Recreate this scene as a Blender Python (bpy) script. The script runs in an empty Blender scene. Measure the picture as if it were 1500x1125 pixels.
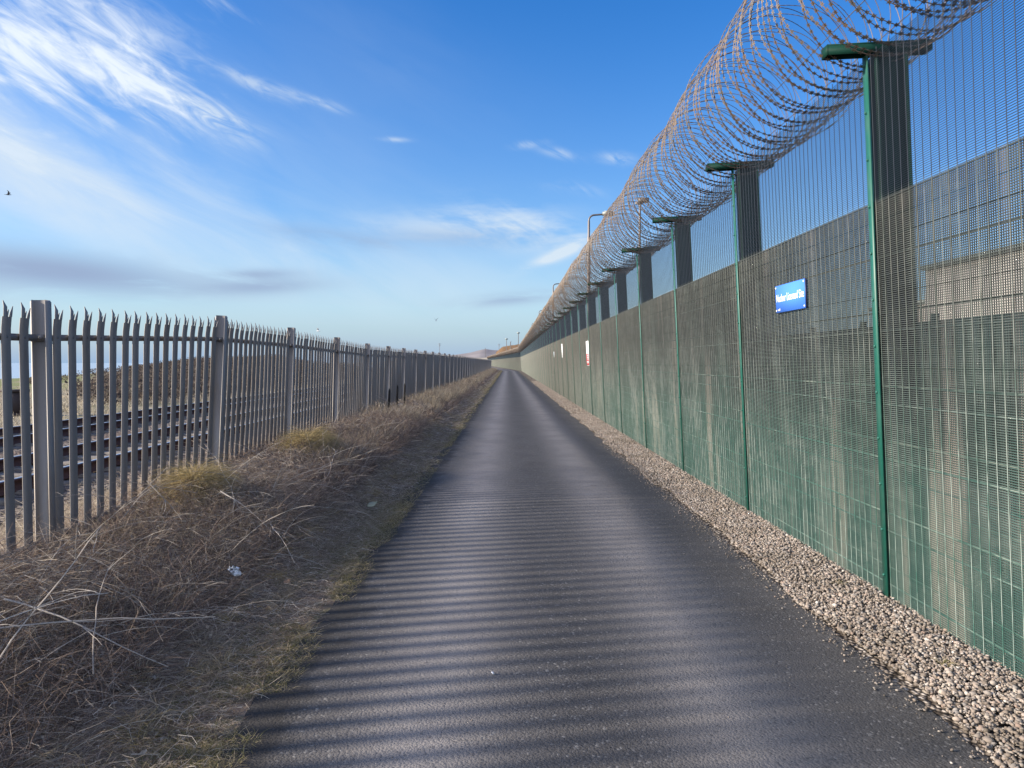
import bpy, math, random
import numpy as np
from mathutils import Matrix, Vector
random.seed(7)
rng = np.random.default_rng(11)
S = bpy.context.scene
COL = S.collection
R = math.radians

# ------------------------------------------------------------------ camera
F_PX = 1060.0
cam_d = bpy.data.cameras.new('camera'); cam = bpy.data.objects.new('camera', cam_d); COL.objects.link(cam)
cam_d.sensor_width = 36.0; cam_d.lens = 36.0 * F_PX / 1500.0
cam_d.clip_start = 0.05; cam_d.clip_end = 12000
cam.location = (0, 0, 1.57)
cam.rotation_euler = (R(90) - math.atan(31.5 / F_PX), 0, -math.atan(6.0 / F_PX))
S.camera = cam
S.render.resolution_x = 1024; S.render.resolution_y = 768
S.view_settings.view_transform = 'Standard'; S.view_settings.look = 'None'
S.view_settings.gamma = 1.0; S.view_settings.exposure = 1.25
try: S.view_settings.use_curve_mapping = False
except Exception: pass

# ------------------------------------------------------------------ world
SUN_EL = 21.0
SUN_DIR = Vector((-1.0, -0.17, 0)).normalized()
ROT = math.atan2(SUN_DIR.x, SUN_DIR.y)

class NT:
    """small node helper"""
    def __init__(s, tree): s.t = tree; s.n = tree.nodes; s.l = tree.links
    def new(s, typ, **kw):
        n = s.n.new(typ)
        for k, v in kw.items(): setattr(n, k, v)
        return n
    def put(s, sock, v):
        if isinstance(v, bpy.types.NodeSocket): s.l.new(v, sock)
        elif v is not None: sock.default_value = v
    def math(s, op, a, b=None, c=None, clamp=False):
        n = s.new('ShaderNodeMath', operation=op); n.use_clamp = clamp
        s.put(n.inputs[0], a)
        if b is not None: s.put(n.inputs[1], b)
        if c is not None: s.put(n.inputs[2], c)
        return n.outputs[0]
    def mix(s, f, a, b, bt='MIX'):
        n = s.new('ShaderNodeMix', data_type='RGBA', blend_type=bt); n.clamp_factor = True
        s.put(n.inputs[0], f)
        s.put(n.inputs[6], a if isinstance(a, bpy.types.NodeSocket) else (*a, 1))
        s.put(n.inputs[7], b if isinstance(b, bpy.types.NodeSocket) else (*b, 1))
        return n.outputs[2]
    def noise(s, vec, scale, detail=3, rough=.5, dist=0):
        n = s.new('ShaderNodeTexNoise'); s.put(n.inputs['Vector'], vec)
        n.inputs['Scale'].default_value = scale; n.inputs['Detail'].default_value = detail
        n.inputs['Roughness'].default_value = rough; n.inputs['Distortion'].default_value = dist
        return n.outputs['Fac']
    def ramp(s, f, lo, hi, smooth=True):
        n = s.new('ShaderNodeMapRange'); n.interpolation_type = 'SMOOTHSTEP' if smooth else 'LINEAR'
        s.put(n.inputs[0], f); s.put(n.inputs[1], lo); s.put(n.inputs[2], hi)
        return n.outputs[0]
    def comb(s, x, y, z=0.0):
        n = s.new('ShaderNodeCombineXYZ'); s.put(n.inputs[0], x); s.put(n.inputs[1], y); s.put(n.inputs[2], z); return n.outputs[0]
    def sep(s, v):
        n = s.new('ShaderNodeSeparateXYZ'); s.put(n.inputs[0], v); return n.outputs
    def vscale(s, v, sc):
        n = s.new('ShaderNodeVectorMath', operation='MULTIPLY'); s.put(n.inputs[0], v); n.inputs[1].default_value = sc; return n.outputs[0]
    def cramp(s, f, stops):
        n = s.new('ShaderNodeValToRGB'); s.put(n.inputs[0], f)
        e = n.color_ramp.elements
        while len(e) > 1: e.remove(e[-1])
        e[0].position = stops[0][0]; e[0].color = (*stops[0][1], 1)
        for p, c in stops[1:]:
            k = e.new(p); k.color = (*c, 1)
        return n.outputs[0]

W = bpy.data.worlds.new('World'); S.world = W; W.use_nodes = True
nt = NT(W.node_tree); nt.n.clear()
sky = nt.new('ShaderNodeTexSky', sky_type='NISHITA'); sky.sun_disc = False
sky.sun_elevation = R(SUN_EL); sky.sun_rotation = ROT % (2 * math.pi)
sky.air_density = 1.0; sky.dust_density = 0.6; sky.ozone_density = 2.2; sky.altitude = 10
tc = nt.new('ShaderNodeTexCoord').outputs['Generated']
nrm = nt.new('ShaderNodeVectorMath', operation='NORMALIZE'); nt.put(nrm.inputs[0], tc)
dx, dy, dz = nt.sep(nrm.outputs[0])
az = nt.math('MULTIPLY', nt.math('ARCTAN2', dx, dy), 57.2958)
el = nt.math('MULTIPLY', nt.math('ARCSINE', dz), 57.2958)
def azel(px, py):
    x = (px - 744) / F_PX; z = (531 - py) / F_PX
    return math.degrees(math.atan(x)), math.degrees(math.atan2(z, math.hypot(x, 1)))
# streak-aligned coordinates: wisps drift down towards the right
PH = R(-24)
def aligned(ph):
    u = nt.math('ADD', nt.math('MULTIPLY', az, math.cos(ph)), nt.math('MULTIPLY', el, math.sin(ph)))
    v = nt.math('ADD', nt.math('MULTIPLY', az, -math.sin(ph)), nt.math('MULTIPLY', el, math.cos(ph)))
    return u, v
u1, v1 = aligned(PH)
st = nt.comb(nt.math('MULTIPLY', u1, .09), nt.math('MULTIPLY', v1, .36), 1.7)
streak = nt.noise(st, 1.0, 8, .62, .55)
fine = nt.noise(nt.comb(nt.math('MULTIPLY', u1, .28), nt.math('MULTIPLY', v1, .95), 4.4), 1.0, 6, .6, .8)
soft = nt.noise(nt.comb(nt.math('MULTIPLY', u1, .045), nt.math('MULTIPLY', v1, .11), 8.1), 1.0, 3, .5, .2)
flat = nt.noise(nt.comb(nt.math('MULTIPLY', az, .10), nt.math('MULTIPLY', el, .52), 2.3), 1.0, 6, .58, .35)
def blob(px, py, hx, hy, tilt=0.0, edge=.0):
    a0, e0 = azel(px, py); s = 1 / (F_PX / 57.3)
    c, sn = math.cos(R(tilt)), math.sin(R(tilt))
    a = nt.math('SUBTRACT', az, a0); e = nt.math('SUBTRACT', el, e0)
    k = math.cos(R(a0))
    p = nt.math('ADD', nt.math('MULTIPLY', a, c / (hx * s * k)), nt.math('MULTIPLY', e, sn / (hx * s * k)))
    q = nt.math('ADD', nt.math('MULTIPLY', a, -sn / (hy * s)), nt.math('MULTIPLY', e, c / (hy * s)))
    d = nt.math('ADD', nt.math('MULTIPLY', p, p), nt.math('MULTIPLY', q, q))
    return nt.math('POWER', 2.718, nt.math('MULTIPLY', d, -1.0))
def add(*a):
    r = a[0]
    for b in a[1:]: r = nt.math('ADD', r, b)
    return r
def mul(a, b): return nt.math('MULTIPLY', a, b)
# bright feathery cirrus high on the left, broad veil under it, small wisps
mA = add(mul(blob(60, 50, 190, 85, -24), .80), mul(blob(230, 140, 110, 32, -30), .75), mul(blob(190, 60, 190, 60, -20), .30), mul(blob(-250, 30, 260, 160, -10), .9), mul(blob(330, 8, 60, 18, -20), .45))
cA = mul(nt.ramp(add(streak, mul(fine, .8), mul(mA, .34)), .95, 1.55), nt.math('MINIMUM', mul(mA, 1.25), 1.0))
mB = add(mul(blob(60, 260, 260, 85, -12), .85), mul(blob(330, 330, 260, 80, -18), .75), mul(blob(620, 410, 260, 60, -6), .5), mul(blob(-420, 260, 400, 160, 0), .7), mul(blob(40, 150, 260, 40, -10), .35), mul(blob(430, 180, 230, 60, -20), .18), mul(blob(560, 90, 200, 70, -20), .14))
cB = mul(nt.ramp(add(soft, mul(streak, .45)), .38, .92), mB)
mC = add(mul(blob(760, 335, 95, 28, -8), 1.0), mul(blob(640, 335, 120, 20, 0), .5), mul(blob(808, 378, 40, 8, 22), 1.0), mul(blob(846, 358, 30, 9, 25), .8))
cC = mul(nt.ramp(add(flat, mul(fine, .35)), .52, .86), mC)
mD = add(mul(blob(482, 158, 24, 5, -14), .95), mul(blob(315, 168, 55, 11, -16), .95), mul(blob(338, 192, 42, 9, -24), .9), mul(blob(375, 128, 50, 9, -18), .75), mul(blob(430, 142, 30, 6, -12), .5),
         mul(blob(580, 208, 18, 3, 0), .7), mul(blob(776, 214, 20, 5, 6), .8), mul(blob(818, 227, 26, 6, -12), .8), mul(blob(903, 235, 26, 7, -6), .9), mul(blob(848, 280, 38, 8, -8), .45))
cD = mul(nt.ramp(fine, .30, .68), mD)
mE = add(mul(blob(100, 398, 190, 24, -4), 1.0), mul(blob(390, 420, 85, 11, 4), .75), mul(blob(380, 402, 60, 7, 3), .7), mul(blob(-330, 400, 260, 34, 0), .9), mul(blob(470, 348, 70, 12, -6), .5), mul(blob(540, 358, 55, 8, -8), .5),
         mul(blob(660, 350, 110, 14, 0), .4), mul(blob(755, 437, 75, 9, 6), .75))
cE = mul(nt.ramp(flat, .26, .56), mE)
# warm veil added out of view, left and behind, to lift the fill light
away = nt.ramp(nt.math('ABSOLUTE', nt.math('SUBTRACT', az, 20.0)), 58, 100)
cV = mul(nt.ramp(add(soft, mul(streak, .45)), .30, .95), mul(away, 1.5))
cloud = nt.math('MINIMUM', add(cA, mul(cB, .74), mul(cC, .95), mul(cD, .8)), 1.0)
grey = nt.math('MINIMUM', mul(cE, .95), 1.0)
# sky body: Nishita with richer colour
hs = nt.new('ShaderNodeHueSaturation'); nt.put(hs.inputs['Color'], sky.outputs[0]); hs.inputs['Saturation'].default_value = 1.44; hs.inputs['Value'].default_value = .98; hs.inputs['Hue'].default_value = .514
SK = 0.098
# below the horizon stays as Nishita; a thin bright band of moisture right above the horizon
hz = mul(nt.math('POWER', 2.718, mul(nt.math('POWER', nt.math('MAXIMUM', el, 0.0), 1.0), -1 / 8.0)), .92)
body = nt.mix(hz, hs.outputs[0], (1.28, 2.02, 3.2))
c1 = nt.mix(mul(cloud, .88), body, nt.mix(mul(cA, 1.0), (3.15, 3.6, 4.0), (4.1, 4.4, 4.75)))
c1 = nt.mix(mul(cV, .9), c1, (2.9, 2.75, 2.55), 'ADD')
c2 = nt.mix(mul(grey, .95), c1, (1.42, 1.86, 2.72))
bg = nt.new('ShaderNodeBackground'); nt.put(bg.inputs[0], c2); bg.inputs[1].default_value = SK
out = nt.new('ShaderNodeOutputWorld'); nt.l.new(bg.outputs[0], out.inputs[0])
try: W.cycles.sampling_method = 'MANUAL'; W.cycles.sample_map_resolution = 512
except Exception: pass

sd = bpy.data.lights.new('sun', 'SUN'); sd.energy = 4.1; sd.angle = R(2.0); sd.color = (1.0, .87, .72)
sun = bpy.data.objects.new('sun', sd); COL.objects.link(sun)
v = Vector((SUN_DIR.x * math.cos(R(SUN_EL)), SUN_DIR.y * math.cos(R(SUN_EL)), math.sin(R(SUN_EL))))
sun.rotation_euler = v.to_track_quat('Z', 'Y').to_euler()
sun.location = (-30, -5, 20)

# ------------------------------------------------------------------ helpers
BEND_Y = 134.0; BEND_K = 0.054
def bendx(x, y): return x - np.maximum(0.0, np.asarray(y, float) - BEND_Y) * BEND_K

def mesh_np(name, V, F, mat=None, smooth=False):
    V = np.asarray(V, np.float32); F = np.asarray(F, np.int32)
    m = bpy.data.meshes.new(name); k = F.shape[1]
    m.vertices.add(len(V)); m.vertices.foreach_set('co', V.ravel())
    m.loops.add(F.size); m.loops.foreach_set('vertex_index', F.ravel())
    m.polygons.add(len(F)); m.polygons.foreach_set('loop_start', np.arange(0, F.size, k, dtype=np.int32))
    try: m.polygons.foreach_set('loop_total', np.full(len(F), k, np.int32))
    except Exception: pass
    if smooth: m.polygons.foreach_set('use_smooth', np.ones(len(F), bool))
    m.update(calc_edges=True); m.validate()
    if mat: m.materials.append(mat)
    return m
def obj(name, mesh, parent=None, loc=None, rot=None, kind=None, label=None, cat=None, group=None):
    o = bpy.data.objects.new(name, mesh); COL.objects.link(o)
    if parent: o.parent = parent
    if loc is not None: o.location = loc
    if rot is not None: o.rotation_euler = rot
    if kind: o['kind'] = kind
    if label: o['label'] = label
    if cat: o['category'] = cat
    if group: o['group'] = group
    return o
def join(parts):
    Vs, Fs, n = [], [], 0
    for V, F in parts:
        Vs.append(np.asarray(V, float)); Fs.append(np.asarray(F) + n); n += len(V)
    return np.vstack(Vs), np.vstack(Fs)
CUBE = np.array([[-1,-1,-1],[1,-1,-1],[1,1,-1],[-1,1,-1],[-1,-1,1],[1,-1,1],[1,1,1],[-1,1,1]], float)
CF = np.array([[0,3,2,1],[4,5,6,7],[0,1,5,4],[1,2,6,5],[2,3,7,6],[3,0,4,7]])
def boxes(C, H):
    C = np.atleast_2d(np.asarray(C, float)); H = np.broadcast_to(np.atleast_2d(np.asarray(H, float)), C.shape)
    V = C[:, None, :] + CUBE[None] * H[:, None, :]
    F = CF[None] + 8 * np.arange(len(C))[:, None, None]
    return V.reshape(-1, 3), F.reshape(-1, 4)
def box(x0, x1, y0, y1, z0, z1): return boxes([[(x0+x1)/2, (y0+y1)/2, (z0+z1)/2]], [[(x1-x0)/2, (y1-y0)/2, (z1-z0)/2]])
def tubes(P, rad, sides=4, ref=None):
    """P (N,K,3) polylines, rad scalar/(N,K); sides=2 gives flat ribbons."""
    P = np.asarray(P, float); N, K, _ = P.shape
    T = np.empty_like(P); T[:, 1:-1] = P[:, 2:] - P[:, :-2]; T[:, 0] = P[:, 1] - P[:, 0]; T[:, -1] = P[:, -1] - P[:, -2]
    T /= np.linalg.norm(T, axis=2, keepdims=True) + 1e-12
    if ref is None:
        ref = rng.normal(size=(N, 1, 3)); ref = np.broadcast_to(ref, P.shape)
    A = np.cross(T, ref); A /= np.linalg.norm(A, axis=2, keepdims=True) + 1e-12
    B = np.cross(T, A)
    rad = np.broadcast_to(np.asarray(rad, float), (N, K))[..., None]
    if sides == 2:
        V = np.stack([P - A * rad, P + A * rad], axis=2)
        idx = np.arange(N * K * 2).reshape(N, K, 2)
        F = np.stack([idx[:, :-1, 0], idx[:, :-1, 1], idx[:, 1:, 1], idx[:, 1:, 0]], axis=-1)
        return V.reshape(-1, 3), F.reshape(-1, 4)
    an = np.arange(sides) * 2 * math.pi / sides
    V = P[:, :, None] + (A[:, :, None] * np.cos(an)[None, None, :, None] + B[:, :, None] * np.sin(an)[None, None, :, None]) * rad[:, :, None]
    idx = np.arange(N * K * sides).reshape(N, K, sides)
    nx = np.roll(idx, -1, axis=2)
    F = np.stack([idx[:, :-1], nx[:, :-1], nx[:, 1:], idx[:, 1:]], axis=-1)
    return V.reshape(-1, 3), F.reshape(-1, 4)
def line_tubes(P0, P1, rad, sides=4, ref=(0.3, 0.5, 0.81)):
    P = np.stack([np.asarray(P0, float), np.asarray(P1, float)], axis=1)
    return tubes(P, rad, sides, ref=np.broadcast_to(np.array(ref), P.shape))
def lathe(prof, seg=12, cap=True):
    prof = np.asarray(prof, float); an = np.arange(seg) * 2 * math.pi / seg
    V = np.stack([prof[:, 0, None] * np.cos(an), prof[:, 0, None] * np.sin(an), np.repeat(prof[:, 1, None], seg, 1)], axis=-1)
    idx = np.arange(len(prof) * seg).reshape(len(prof), seg); nx = np.roll(idx, -1, 1)
    F = np.stack([idx[:-1], nx[:-1], nx[1:], idx[1:]], axis=-1).reshape(-1, 4)
    return V.reshape(-1, 3), F

# value noise for geometry
_perm = rng.random((256, 256))
def vnoise(x, y):
    x = np.asarray(x, float); y = np.asarray(y, float)
    xi = np.floor(x).astype(int); yi = np.floor(y).astype(int); fx = x - xi; fy = y - yi
    fx = fx * fx * (3 - 2 * fx); fy = fy * fy * (3 - 2 * fy)
    g = lambda a, b: _perm[a % 256, b % 256]
    return (g(xi, yi) * (1 - fx) + g(xi + 1, yi) * fx) * (1 - fy) + (g(xi, yi + 1) * (1 - fx) + g(xi + 1, yi + 1) * fx) * fy
def fbm(x, y, o=4):
    s = 0; a = .5
    for i in range(o): s = s + a * (vnoise(x * 2**i + 17 * i, y * 2**i + 9 * i) - .5); a *= .5
    return s

# ------------------------------------------------------------------ materials
def mat(name, color=None, rough=.7, metal=0.0, build=None, spec=None):
    m = bpy.data.materials.new(name); m.use_nodes = True
    t = NT(m.node_tree); b = t.n['Principled BSDF']
    b.inputs['Roughness'].default_value = rough; b.inputs['Metallic'].default_value = metal
    if spec is not None: b.inputs['Specular IOR Level'].default_value = spec
    if color is not None: b.inputs['Base Color'].default_value = (*color, 1)
    if build: build(t, b)
    return m
def geo(t, what='Position'):
    return t.new('ShaderNodeNewGeometry').outputs[what]
def bump(t, b, h, strength, dist):
    n = t.new('ShaderNodeBump'); n.inputs['Strength'].default_value = strength; n.inputs['Distance'].default_value = dist
    t.put(n.inputs['Height'], h); t.l.new(n.outputs[0], b.inputs['Normal'])

def b_asphalt(t, b):
    p = geo(t); x, y, z = t.sep(p)
    fine_ = t.noise(p, 150, 3, .6); mid = t.noise(p, 26, 4, .6); big = t.noise(p, 1.1, 4, .6)
    vor = t.new('ShaderNodeTexVoronoi'); t.put(vor.inputs['Vector'], p); vor.inputs['Scale'].default_value = 85
    vc = t.sep(vor.outputs['Color'])[0]
    wob = t.math('MULTIPLY', t.math('SUBTRACT', t.noise(p, .25, 2), .5), .15)
    xx = t.math('ADD', x, wob)
    # bend with the path
    xx = t.math('ADD', xx, t.math('MULTIPLY', t.math('MAXIMUM', t.math('SUBTRACT', y, BEND_Y), 0.0), BEND_K))
    def track(c, w):
        d = t.math('DIVIDE', t.math('SUBTRACT', xx, c), w)
        return t.math('POWER', 2.718, t.math('MULTIPLY', t.math('MULTIPLY', d, d), -1.0))
    tr = t.math('ADD', track(-.36, .34), t.math('MULTIPLY', track(1.02, .34), .95), clamp=True)
    c = t.mix(tr, (.050, .048, .045), (.250, .233, .217))
    c = t.mix(t.math('MULTIPLY', t.ramp(big, .38, .62), .40), c, (.105, .10, .096))
    c = t.mix(t.math('MULTIPLY', t.ramp(fine_, .42, .70), .6), c, (.15, .148, .15))
    c = t.mix(t.math('MULTIPLY', t.ramp(vc, .90, .97), t.ramp(mid, .35, .6)), c, (.19, .185, .175))
    c = t.mix(t.math('MULTIPLY', t.ramp(vc, .12, .05), .35), c, (.03, .03, .032))
    # dirt creeping in at the left edge
    e = t.math('ADD', xx, t.math('MULTIPLY', t.math('SUBTRACT', t.noise(p, 3.2, 5, .65), .5), .65))
    c = t.mix(t.math('MULTIPLY', t.ramp(e, -.84, -1.06), .8), c, (.024, .022, .019))
    # hairline cracks
    cv = t.new('ShaderNodeTexVoronoi', feature='DISTANCE_TO_EDGE')
    dv = t.new('ShaderNodeVectorMath', operation='ADD'); t.put(dv.inputs[0], p)
    nn = t.new('ShaderNodeTexNoise'); t.put(nn.inputs['Vector'], p); nn.inputs['Scale'].default_value = 5; nn.inputs['Detail'].default_value = 4
    sc = t.vscale(nn.outputs['Color'], (.35, .35, 0)); t.l.new(sc, dv.inputs[1])
    t.l.new(dv.outputs[0], cv.inputs['Vector']); cv.inputs['Scale'].default_value = .55
    ck = t.math('MULTIPLY', t.ramp(cv.outputs['Distance'], .0032, .0010), t.ramp(t.noise(p, .6, 2), .555, .63))
    c = t.mix(t.math('MULTIPLY', ck, .6), c, (.02, .02, .02))
    t.l.new(c, b.inputs['Base Color'])
    t.l.new(t.math('SUBTRACT', .9, t.math('MULTIPLY', tr, .12)), b.inputs['Roughness'])
    h = t.math('ADD', t.math('MULTIPLY', fine_, .5), t.math('MULTIPLY', vor.outputs['Distance'], -.6))
    h = t.math('SUBTRACT', h, t.math('MULTIPLY', ck, .6))
    bump(t, b, h, .8, .006)
M_ASPH = mat('asphalt', rough=.85, build=b_asphalt, spec=.35)

def b_soil(t, b):
    p = geo(t)
    n1 = t.noise(p, 2.2, 5, .65); n2 = t.noise(p, 40, 4, .7)
    c = t.mix(t.ramp(n1, .35, .65), (.13, .10, .078), (.24, .19, .145))
    c = t.mix(t.math('MULTIPLY', t.ramp(n2, .5, .75), .7), c, (.14, .115, .08))
    x, y, z = t.sep(p)
    g = t.math('MULTIPLY', t.ramp(t.math('ADD', x, t.math('MULTIPLY', n1, .5)), -1.45, -1.1), t.ramp(t.noise(p, 5, 3), .4, .6))
    c = t.mix(t.math('MULTIPLY', g, .6), c, (.085, .095, .045))
    t.l.new(c, b.inputs['Base Color']); bump(t, b, n2, .8, .02)
M_SOIL = mat('verge_soil', rough=.95, build=b_soil, spec=.2)

def b_ballast(t, b):
    p = geo(t)
    vor = t.new('ShaderNodeTexVoronoi'); t.put(vor.inputs['Vector'], p); vor.inputs['Scale'].default_value = 17
    k = t.sep(vor.outputs['Color'])[0]
    c = t.cramp(k, [(0, (.05, .04, .034)), (.5, (.13, .11, .095)), (1, (.23, .20, .17))])
    c = t.mix(t.ramp(t.noise(p, .5, 3), .45, .65), c, t.mix(.5, c, (.10, .06, .04)))
    t.l.new(c, b.inputs['Base Color'])
    bump(t, b, t.math('MULTIPLY', vor.outputs['Distance'], -1.0), 1.0, .05)
M_BALL = mat('ballast_stone', rough=.9, build=b_ballast, spec=.2)

def b_bedstone(t, b):
    p = geo(t)
    vor = t.new('ShaderNodeTexVoronoi'); t.put(vor.inputs['Vector'], p); vor.inputs['Scale'].default_value = 38
    k = t.sep(vor.outputs['Color'])[0]
    c = t.cramp(k, [(0, (.09, .075, .06)), (.4, (.20, .17, .14)), (.75, (.32, .28, .23)), (1, (.45, .41, .36))])
    c = t.mix(t.ramp(vor.outputs['Distance'], .35, .75), c, (.05, .04, .03))
    t.l.new(c, b.inputs['Base Color']); bump(t, b, t.math('MULTIPLY', vor.outputs['Distance'], -1.0), 1.0, .03)
M_BED = mat('gravel_bed', rough=.9, build=b_bedstone, spec=.2)
def b_stone(t, b):
    r = geo(t, 'Random Per Island'); p = geo(t)
    c = t.cramp(r, [(0, (.10, .085, .07)), (.3, (.24, .20, .165)), (.5, (.33, .28, .235)), (.65, (.21, .20, .19)), (.85, (.42, .375, .32)), (.95, (.29, .21, .17)), (1, (.60, .57, .52))])
    c = t.mix(t.math('MULTIPLY', t.noise(p, 160, 3), .35), c, (.12, .10, .08))
    d = t.noise(p, 1.9, 4, .65)
    c = t.mix(t.math('MULTIPLY', t.ramp(d, .45, .66), .5), c, (.10, .085, .062))
    t.l.new(c, b.inputs['Base Color'])
M_STONE = mat('pebble_stone', rough=.8, build=b_stone, spec=.3)

def strand_mat(name, stops, rough=.75):
    def f(t, b):
        r = geo(t, 'Random Per Island'); c = t.cramp(r, stops); t.l.new(c, b.inputs['Base Color'])
        tr = t.new('ShaderNodeBsdfTranslucent'); t.l.new(c, tr.inputs[0])
        mx = t.new('ShaderNodeMixShader'); mx.inputs[0].default_value = .45
        o = [n for n in t.n if n.type == 'OUTPUT_MATERIAL'][0]
        t.l.new(b.outputs[0], mx.inputs[1]); t.l.new(tr.outputs[0], mx.inputs[2]); t.l.new(mx.outputs[0], o.inputs[0])
    return mat(name, rough=rough, build=f, spec=.25)
M_DEAD = strand_mat('dead_growth', [(0, (.14, .10, .075)), (.35, (.31, .245, .19)), (.6, (.45, .375, .305)), (.8, (.56, .49, .41)), (.95, (.68, .62, .53)), (1, (.78, .73, .66))])
M_DARKW = strand_mat('dark_twigs', [(0, (.09, .066, .055)), (.5, (.22, .165, .135)), (.85, (.34, .27, .225)), (1, (.50, .43, .37))])
M_PALE = strand_mat('pale_stalk', [(0, (.36, .32, .27)), (.5, (.55, .50, .44)), (1, (.72, .68, .62))])
M_STRAW = strand_mat('straw', [(0, (.15, .125, .085)), (.4, (.34, .29, .21)), (.8, (.48, .42, .31)), (1, (.60, .54, .42))])
M_TUSS = strand_mat('tussock_grass', [(0, (.22, .18, .08)), (.4, (.42, .335, .155)), (.75, (.56, .44, .23)), (1, (.66, .55, .33))])
M_GRASS = strand_mat('green_grass', [(0, (.13, .12, .05)), (.3, (.21, .21, .085)), (.5, (.33, .285, .16)), (1, (.54, .46, .33))])
M_SCRUB = strand_mat('scrub', [(0, (.05, .040, .037)), (.5, (.085, .068, .060)), (.85, (.12, .098, .08)), (1, (.16, .14, .10))])
M_GORSE = strand_mat('bank_bushes', [(0, (.07, .055, .025)), (.4, (.24, .15, .07)), (.8, (.40, .27, .13)), (1, (.48, .34, .18))])

def weathered(base, dirt, sc=(6, 6, 1.2), amt=.6, lo=.45, hi=.7):
    def f(t, b):
        p = geo(t); n = t.noise(t.vscale(p, sc), 1.0, 5, .6); n2 = t.noise(p, 60, 3, .6)
        c = t.mix(t.math('MULTIPLY', t.ramp(n, lo, hi), amt), base, dirt)
        c = t.mix(t.math('MULTIPLY', n2, .2), c, tuple(v * .5 for v in base))
        t.l.new(c, b.inputs['Base Color'])
    return f
M_GALV = mat('weathered_galvanised', rough=.62, metal=.35, build=weathered((.26, .245, .23), (.19, .15, .115)))
M_GALVR = mat('galvanised_rail', rough=.6, metal=.35, build=weathered((.15, .15, .155), (.11, .085, .065)))
M_GREENP = mat('green_post_paint', rough=.55, build=weathered((.006, .036, .027), (.017, .032, .025)), spec=.08)
M_CLAMP = mat('green_clamp_paint', rough=.45, build=weathered((.011, .098, .074), (.05, .12, .10), sc=(6, 9, 5), lo=.45, hi=.7), spec=.4)
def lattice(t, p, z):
    """sun glints of the crossing wires painted in: loose upright and level streaks"""
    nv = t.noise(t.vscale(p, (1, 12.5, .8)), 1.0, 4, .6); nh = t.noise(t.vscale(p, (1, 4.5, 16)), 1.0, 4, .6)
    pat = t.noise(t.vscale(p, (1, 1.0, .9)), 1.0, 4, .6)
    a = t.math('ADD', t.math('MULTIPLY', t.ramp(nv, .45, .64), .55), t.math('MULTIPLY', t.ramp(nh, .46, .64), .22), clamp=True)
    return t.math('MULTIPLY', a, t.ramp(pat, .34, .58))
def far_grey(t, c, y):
    """pale grey of the sunlit grating, painted in further along the fence"""
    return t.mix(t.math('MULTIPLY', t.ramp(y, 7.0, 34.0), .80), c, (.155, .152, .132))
def b_wire(t, b):
    p = geo(t); x, y, z = t.sep(p)
    n = t.noise(t.vscale(p, (1, 3.1, .5)), 1.0, 5, .65)
    up = t.ramp(t.math('ADD', z, t.math('MULTIPLY', t.math('SUBTRACT', n, .5), 1.6)), .35, 1.9)
    c = t.mix(up, (.038, .098, .084), (.060, .070, .068))
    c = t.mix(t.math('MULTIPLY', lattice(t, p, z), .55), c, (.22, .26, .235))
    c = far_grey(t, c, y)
    c = t.mix(t.ramp(z, 2.57, 2.64), c, (.018, .028, .045))  # dark silhouette against the sky painted into the upper wire
    t.l.new(c, b.inputs['Base Color'])
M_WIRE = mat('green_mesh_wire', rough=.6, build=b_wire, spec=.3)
def b_rib(t, b):
    p = geo(t); x, y, z = t.sep(p)
    pat = t.noise(t.vscale(p, (1, 1.4, 1.1)), 1.0, 4, .6); pt = t.noise(t.vscale(p, (1, 6, 30)), 1.0, 3, .6)
    k = t.math('MULTIPLY', t.math('MULTIPLY', t.ramp(pat, .42, .60), t.ramp(pt, .40, .60)), t.ramp(z, 2.1, 1.2))
    c = t.mix(t.ramp(z, .6, 2.0), (.04, .10, .085), (.032, .045, .048))
    c = t.mix(t.math('MULTIPLY', k, .6), c, (.30, .34, .31))  # sunlit stretches of rib painted as pale patches low down
    t.l.new(c, b.inputs['Base Color'])
M_RIB = mat('backing_rib', rough=.6, build=b_rib, spec=.25)
def b_grate(t, b):
    p = geo(t); x, y, z = t.sep(p)
    n = t.noise(t.vscale(p, (1, 3.6, .30)), 1.0, 3, .5)
    c = t.mix(t.ramp(z, .2, 1.8), (.048, .074, .067), (.064, .066, .064))
    c = t.mix(t.math('MULTIPLY', lattice(t, p, z), .75), c, (.27, .30, .27))  # sun glints of the lattice painted into the backing colour
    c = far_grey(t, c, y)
    c = t.mix(t.math('MULTIPLY', t.ramp(n, .55, .66), .70), c, (.40, .345, .30))
    t.l.new(c, b.inputs['Base Color'])
M_GRATE = mat('weathered_sunlit_backing_mesh', rough=.7, build=b_grate, spec=.25)
def b_coil(t, b):
    p = geo(t); n = t.noise(p, 3.0, 4, .7)
    c = t.mix(t.ramp(n, .36, .66), (.125, .116, .108), (.17, .118, .08))
    t.l.new(c, b.inputs['Base Color'])
M_COIL = mat('rusty_razor_wire', rough=.5, metal=.3, build=b_coil)
M_RAILS = mat('rusty_rail_side', rough=.85, color=(.060, .026, .018))
M_RAILT = mat('polished_rail_head', rough=.30, metal=.8, color=(.55, .55, .56))
M_SLEEP = mat('sleeper_concrete', rough=.9, build=weathered((.17, .155, .135), (.09, .07, .055)))
M_BLUE = mat('sign_blue', rough=.8, color=(.065, .21, .78), spec=.1)
M_WHITE = mat('sign_white', rough=.45, color=(.80, .80, .80))
M_RED = mat('sign_red', rough=.45, color=(.62, .02, .03))
M_EDGE = mat('sign_edge', rough=.5, color=(.02, .03, .09))
M_LAMP = mat('lamp_steel', rough=.5, metal=.4, build=weathered((.15, .14, .14), (.11, .08, .06)))
M_LHEAD = mat('lamp_head', rough=.4, color=(.22, .25, .24))
M_GLASS = mat('lamp_glass', rough=.15, color=(.35, .37, .36))
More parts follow.
